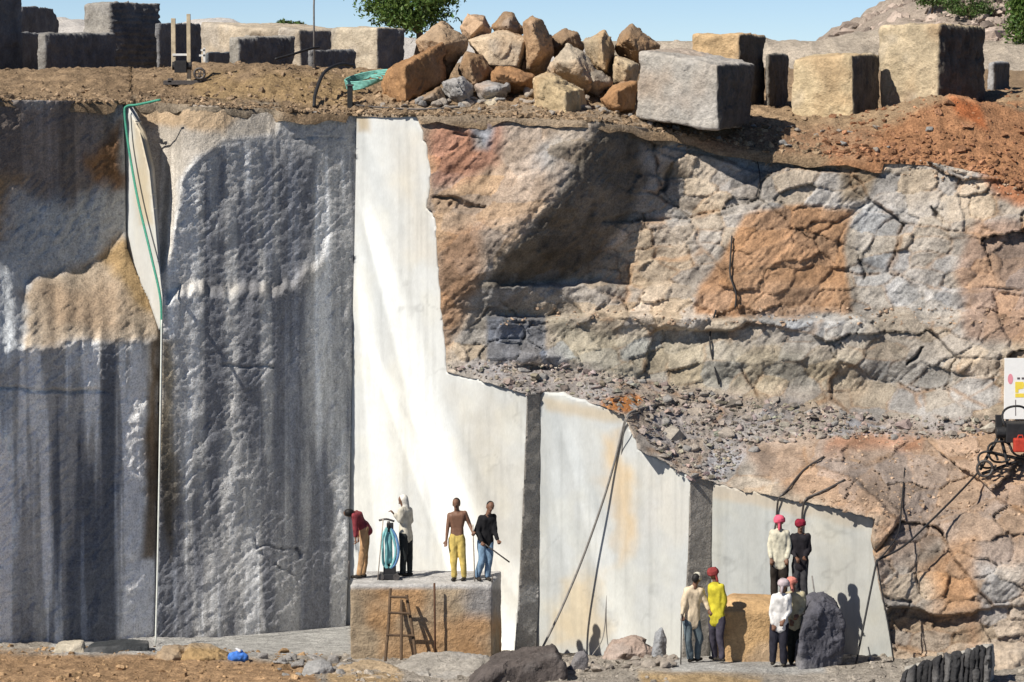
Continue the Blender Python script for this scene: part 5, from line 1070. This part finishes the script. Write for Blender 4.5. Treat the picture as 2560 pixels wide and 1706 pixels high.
flatpoly('pink_dot', [(2526+6.5*math.cos(t), 948+13*math.sin(t)) for t in np.linspace(0, 2*math.pi, 20)[:-1]], PINK, pan)
for k in range(9): flatpoly('small_lettering', [(2543+k*11, 944), (2543+k*11+7, 944), (2543+k*11+7, 949), (2543+k*11, 949)], INK, pan)
for k in range(4):
    x = 2538+k*28; flatpoly('yellow_letter', [(x, 955), (x+20, 955), (x+23, 962), (x+20, 972), (x+8, 974), (x+8, 982), (x, 982)], YELS, pan)
    flatpoly('yellow_letter', [(x, 984), (x+22, 984), (x+22, 994), (x, 994)], YELS, pan)
flatpoly('thin_stroke', [(2538, 1000), (2540, 1000), (2540, 1040), (2538, 1040)], INK, pan)
rp = surf(2500, 1165, .3); rig = root('drilling_rig', rp, 'black tangled drilling rig with hoses and wheel below the sign board', 'drilling rig'); L_ = lambda vf: local(rig, vf)
RYd = rp[1]
def rg_(px, py_, dy=0): return P(px, py_, RYd+dy)
part('motor', L_(join([box_vf(rg_(2548, 1080), (.3, .25, .2)), tube_vf([rg_(2490, 1082, -.1), rg_(2600, 1078, -.1)], .12, 12)])), RUB, rig, .02)
part('upright', L_(box_vf(rg_(2497, 1062, .1), (.07, .06, .2))), RUB, rig, .01)
for a, b in (((2450, 1175), (2500, 1085)), ((2520, 1165), (2500, 1085)), ((2470, 1130), (2560, 1150)), ((2500, 1085), (2580, 1090)), ((2455, 1185), (2540, 1155)), ((2585, 1180), (2560, 1085))): part('frame_bar', L_(tube_vf([rg_(*a, -.1), rg_(*b, .05)], .035, 8)), RUB, rig)
for (cx, cy, r_) in ((2540, 1045, .28), (2470, 1150, .2), (2500, 1130, .25), (2560, 1110, .3)):
    part('hose_loop', L_(tube_vf([rg_(cx, cy, -.15)+np.array([r_*math.cos(t), .08*math.sin(3*t), r_*.9*math.sin(t)]) for t in np.linspace(0, 5.6, 26)], .024, 7)), RUB, rig, smooth=True)
wq = part('drive_wheel', L_(tube_vf([rg_(2462, 1172, -.2)+np.array([.16*math.cos(t), 0, .16*math.sin(t)]) for t in np.linspace(0, 2*math.pi, 22)], .03, 8)), STEEL, rig, smooth=True)
rc = root('fuel_can', rg_(2553, 1130, -.35), 'red can sitting on the drilling rig', 'can'); part('can_body', box_vf((0, 0, .14), (.16, .1, .14)), REDP, rc, .03); part('spout', tube_vf([(.1, 0, .28), (.13, 0, .36)], .025, 8), RUB, rc); part('handle', tube_vf([(-.08, 0, .28), (-.06, 0, .34), (.02, 0, .34), (.04, 0, .28)], .015, 6), REDP, rc)

# ------------------------------------------------------------------ trees and bushes
BARK = plain('bark', (.12, .085, .06), .9, var=.3, bump=.6); 
def leafmat(name, c):
    m, n, b = nodes(name); L = n.links.new; oi = n.nodes.new('ShaderNodeTexCoord'); nz = n.nodes.new('ShaderNodeTexNoise'); nz.inputs['Scale'].default_value = 2.5; L(oi.outputs['Object'], nz.inputs['Vector'])
    r = n.nodes.new('ShaderNodeMapRange'); r.inputs[1].default_value = .3; r.inputs[2].default_value = .7; r.inputs[3].default_value = .5; r.inputs[4].default_value = 1.5; L(nz.outputs[0], r.inputs[0])
    vm = n.nodes.new('ShaderNodeVectorMath'); vm.operation = 'SCALE'; vm.inputs[0].default_value = c; L(r.outputs[0], vm.inputs['Scale']); L(vm.outputs[0], b.inputs['Base Color']); b.inputs['Roughness'].default_value = .6
    tr_ = n.nodes.new('ShaderNodeBsdfTranslucent'); L(vm.outputs[0], tr_.inputs[0]); mx = n.nodes.new('ShaderNodeMixShader'); mx.inputs[0].default_value = .3
    out = [x for x in n.nodes if x.type == 'OUTPUT_MATERIAL'][0]; L(b.outputs[0], mx.inputs[1]); L(tr_.outputs[0], mx.inputs[2]); L(mx.outputs[0], out.inputs[0]); return m
LEAF = leafmat('leaves_green', (.075, .15, .03)); LEAF2 = leafmat('leaves_yellowgreen', (.11, .17, .035)); LEAF3 = leafmat('leaves_dry', (.09, .12, .04))
def plant(name, base, h, rx, zc, rz, nleaf, lsize, label, cat, mats, seed, nclump=26, group=None):
    rg = np.random.default_rng(seed); rt_ = root(name, base, label, cat, group)
    cl = rg.normal(0, 1, (nclump, 3)); cl /= np.linalg.norm(cl, axis=1)[:, None]; cl *= rg.uniform(.35, 1, (nclump, 1))**.6; cl = cl*np.array([rx, rx*.9, rz])*.82+np.array([0, 0, zc])
    parts = [tube_vf([(0, 0, -.3), (.06*h, .03*h, zc*.4), (.02*h, 0, zc)], [.05*h, .035*h, .015*h], 8)]
    for c in cl[:12]: parts.append(tube_vf([(.04*h, .02*h, zc*.55), tuple(.5*(np.array([.04*h, .02*h, zc*.6])+c)+np.array([0, 0, -.02*h])), tuple(c)], [.02*h, .012*h, .005*h], 6))
    part('trunk', join(parts), BARK, rt_, smooth=True)
    for mi, mt in enumerate(mats):
        n = nleaf//len(mats); c = cl[rg.integers(nclump, size=n)]; p = c+rg.normal(0, 1, (n, 3))*np.array([rx, rx, rz])*.17
        a = rg.normal(0, 1, (n, 3)); a /= np.linalg.norm(a, axis=1)[:, None]; b = np.cross(a, rg.normal(0, 1, (n, 3))); b /= np.linalg.norm(b, axis=1)[:, None]
        s_ = lsize*rg.uniform(.6, 1.3, (n, 1)); V = np.stack([p-a*s_, p+b*s_*.45, p+a*s_, p-b*s_*.45], 1).reshape(-1, 3)
        me = mesh('leaves', V, np.arange(4*n, dtype=np.int32).reshape(-1, 4), mt, smooth=False); link('leaves' if mi else 'crown', me, rt_)
    return rt_
s_ = 118/F; tb = np.array([(1035-1280)*s_, 118.0, 0]); tb[2] = gz(tb[0], tb[1]); zc = P(1035, 0, 118)[2]-tb[2]
plant('tree', tb, zc+1.6, 1.85, zc-.05, 1.15, 9000, .085, 'green leafy tree rising behind the boulder pile', 'tree', [LEAF, LEAF2], 31, 40)
tb = np.array([(2572-1280)*(150/F), 150.0, 11.2]); zc = P(2572, 35, 150)[2]-11.2; plant('tree', tb, zc+2, 1.35, zc, 1.5, 7000, .1, 'bright green tree on the hillside behind the largest block', 'tree', [LEAF, LEAF2], 32, 30)
for k, (px, py_, Y, r_, lab) in enumerate([(2420, 8, 196, 1.3, 'dark green bush on the rocky hill above the largest block'), (725, 66, 140, .5, 'small green bush peeping over the long pale rock'), (2330, -8, 200, 1.0, 'dry olive bush on the rocky hillside slope')]):
    b_ = P(px, py_, Y); b_ = b_-np.array([0, 0, r_*.7]); plant('bush', b_, r_*1.2, r_*1.1, r_*.6, r_*.65, 3500, .08, lab, 'bush', [LEAF3, LEAF], 40+k, 18)
# rocks on the hillside
n = 1500; ux = rg.uniform(2060, 2620, n); t_ = rg.uniform(-.9, .05, n)
hp = np.interp(ux, [1950, 2060, 2120, 2170, 2240, 2330, 2500, 2900], [170, 120, 75, 42, 12, -40, -90, -150]); tp = P(ux, hp, 210.0); zz = 9+(tp[:, 2]-9)*(1-np.abs(t_)**1.3)
tag(scatter('hill_rocks', np.c_[tp[:, 0], 210+t_*32, zz], np.exp(rg.normal(-1.3, .5, n)), M_BLOCK, np.array((.33, .27, .23))*rg.uniform(.4, 1.5, (n, 1)), 27), 'brown rocks strewn over the hillside', 'rocks')
bpy.data.scenes.remove(tmpscene)
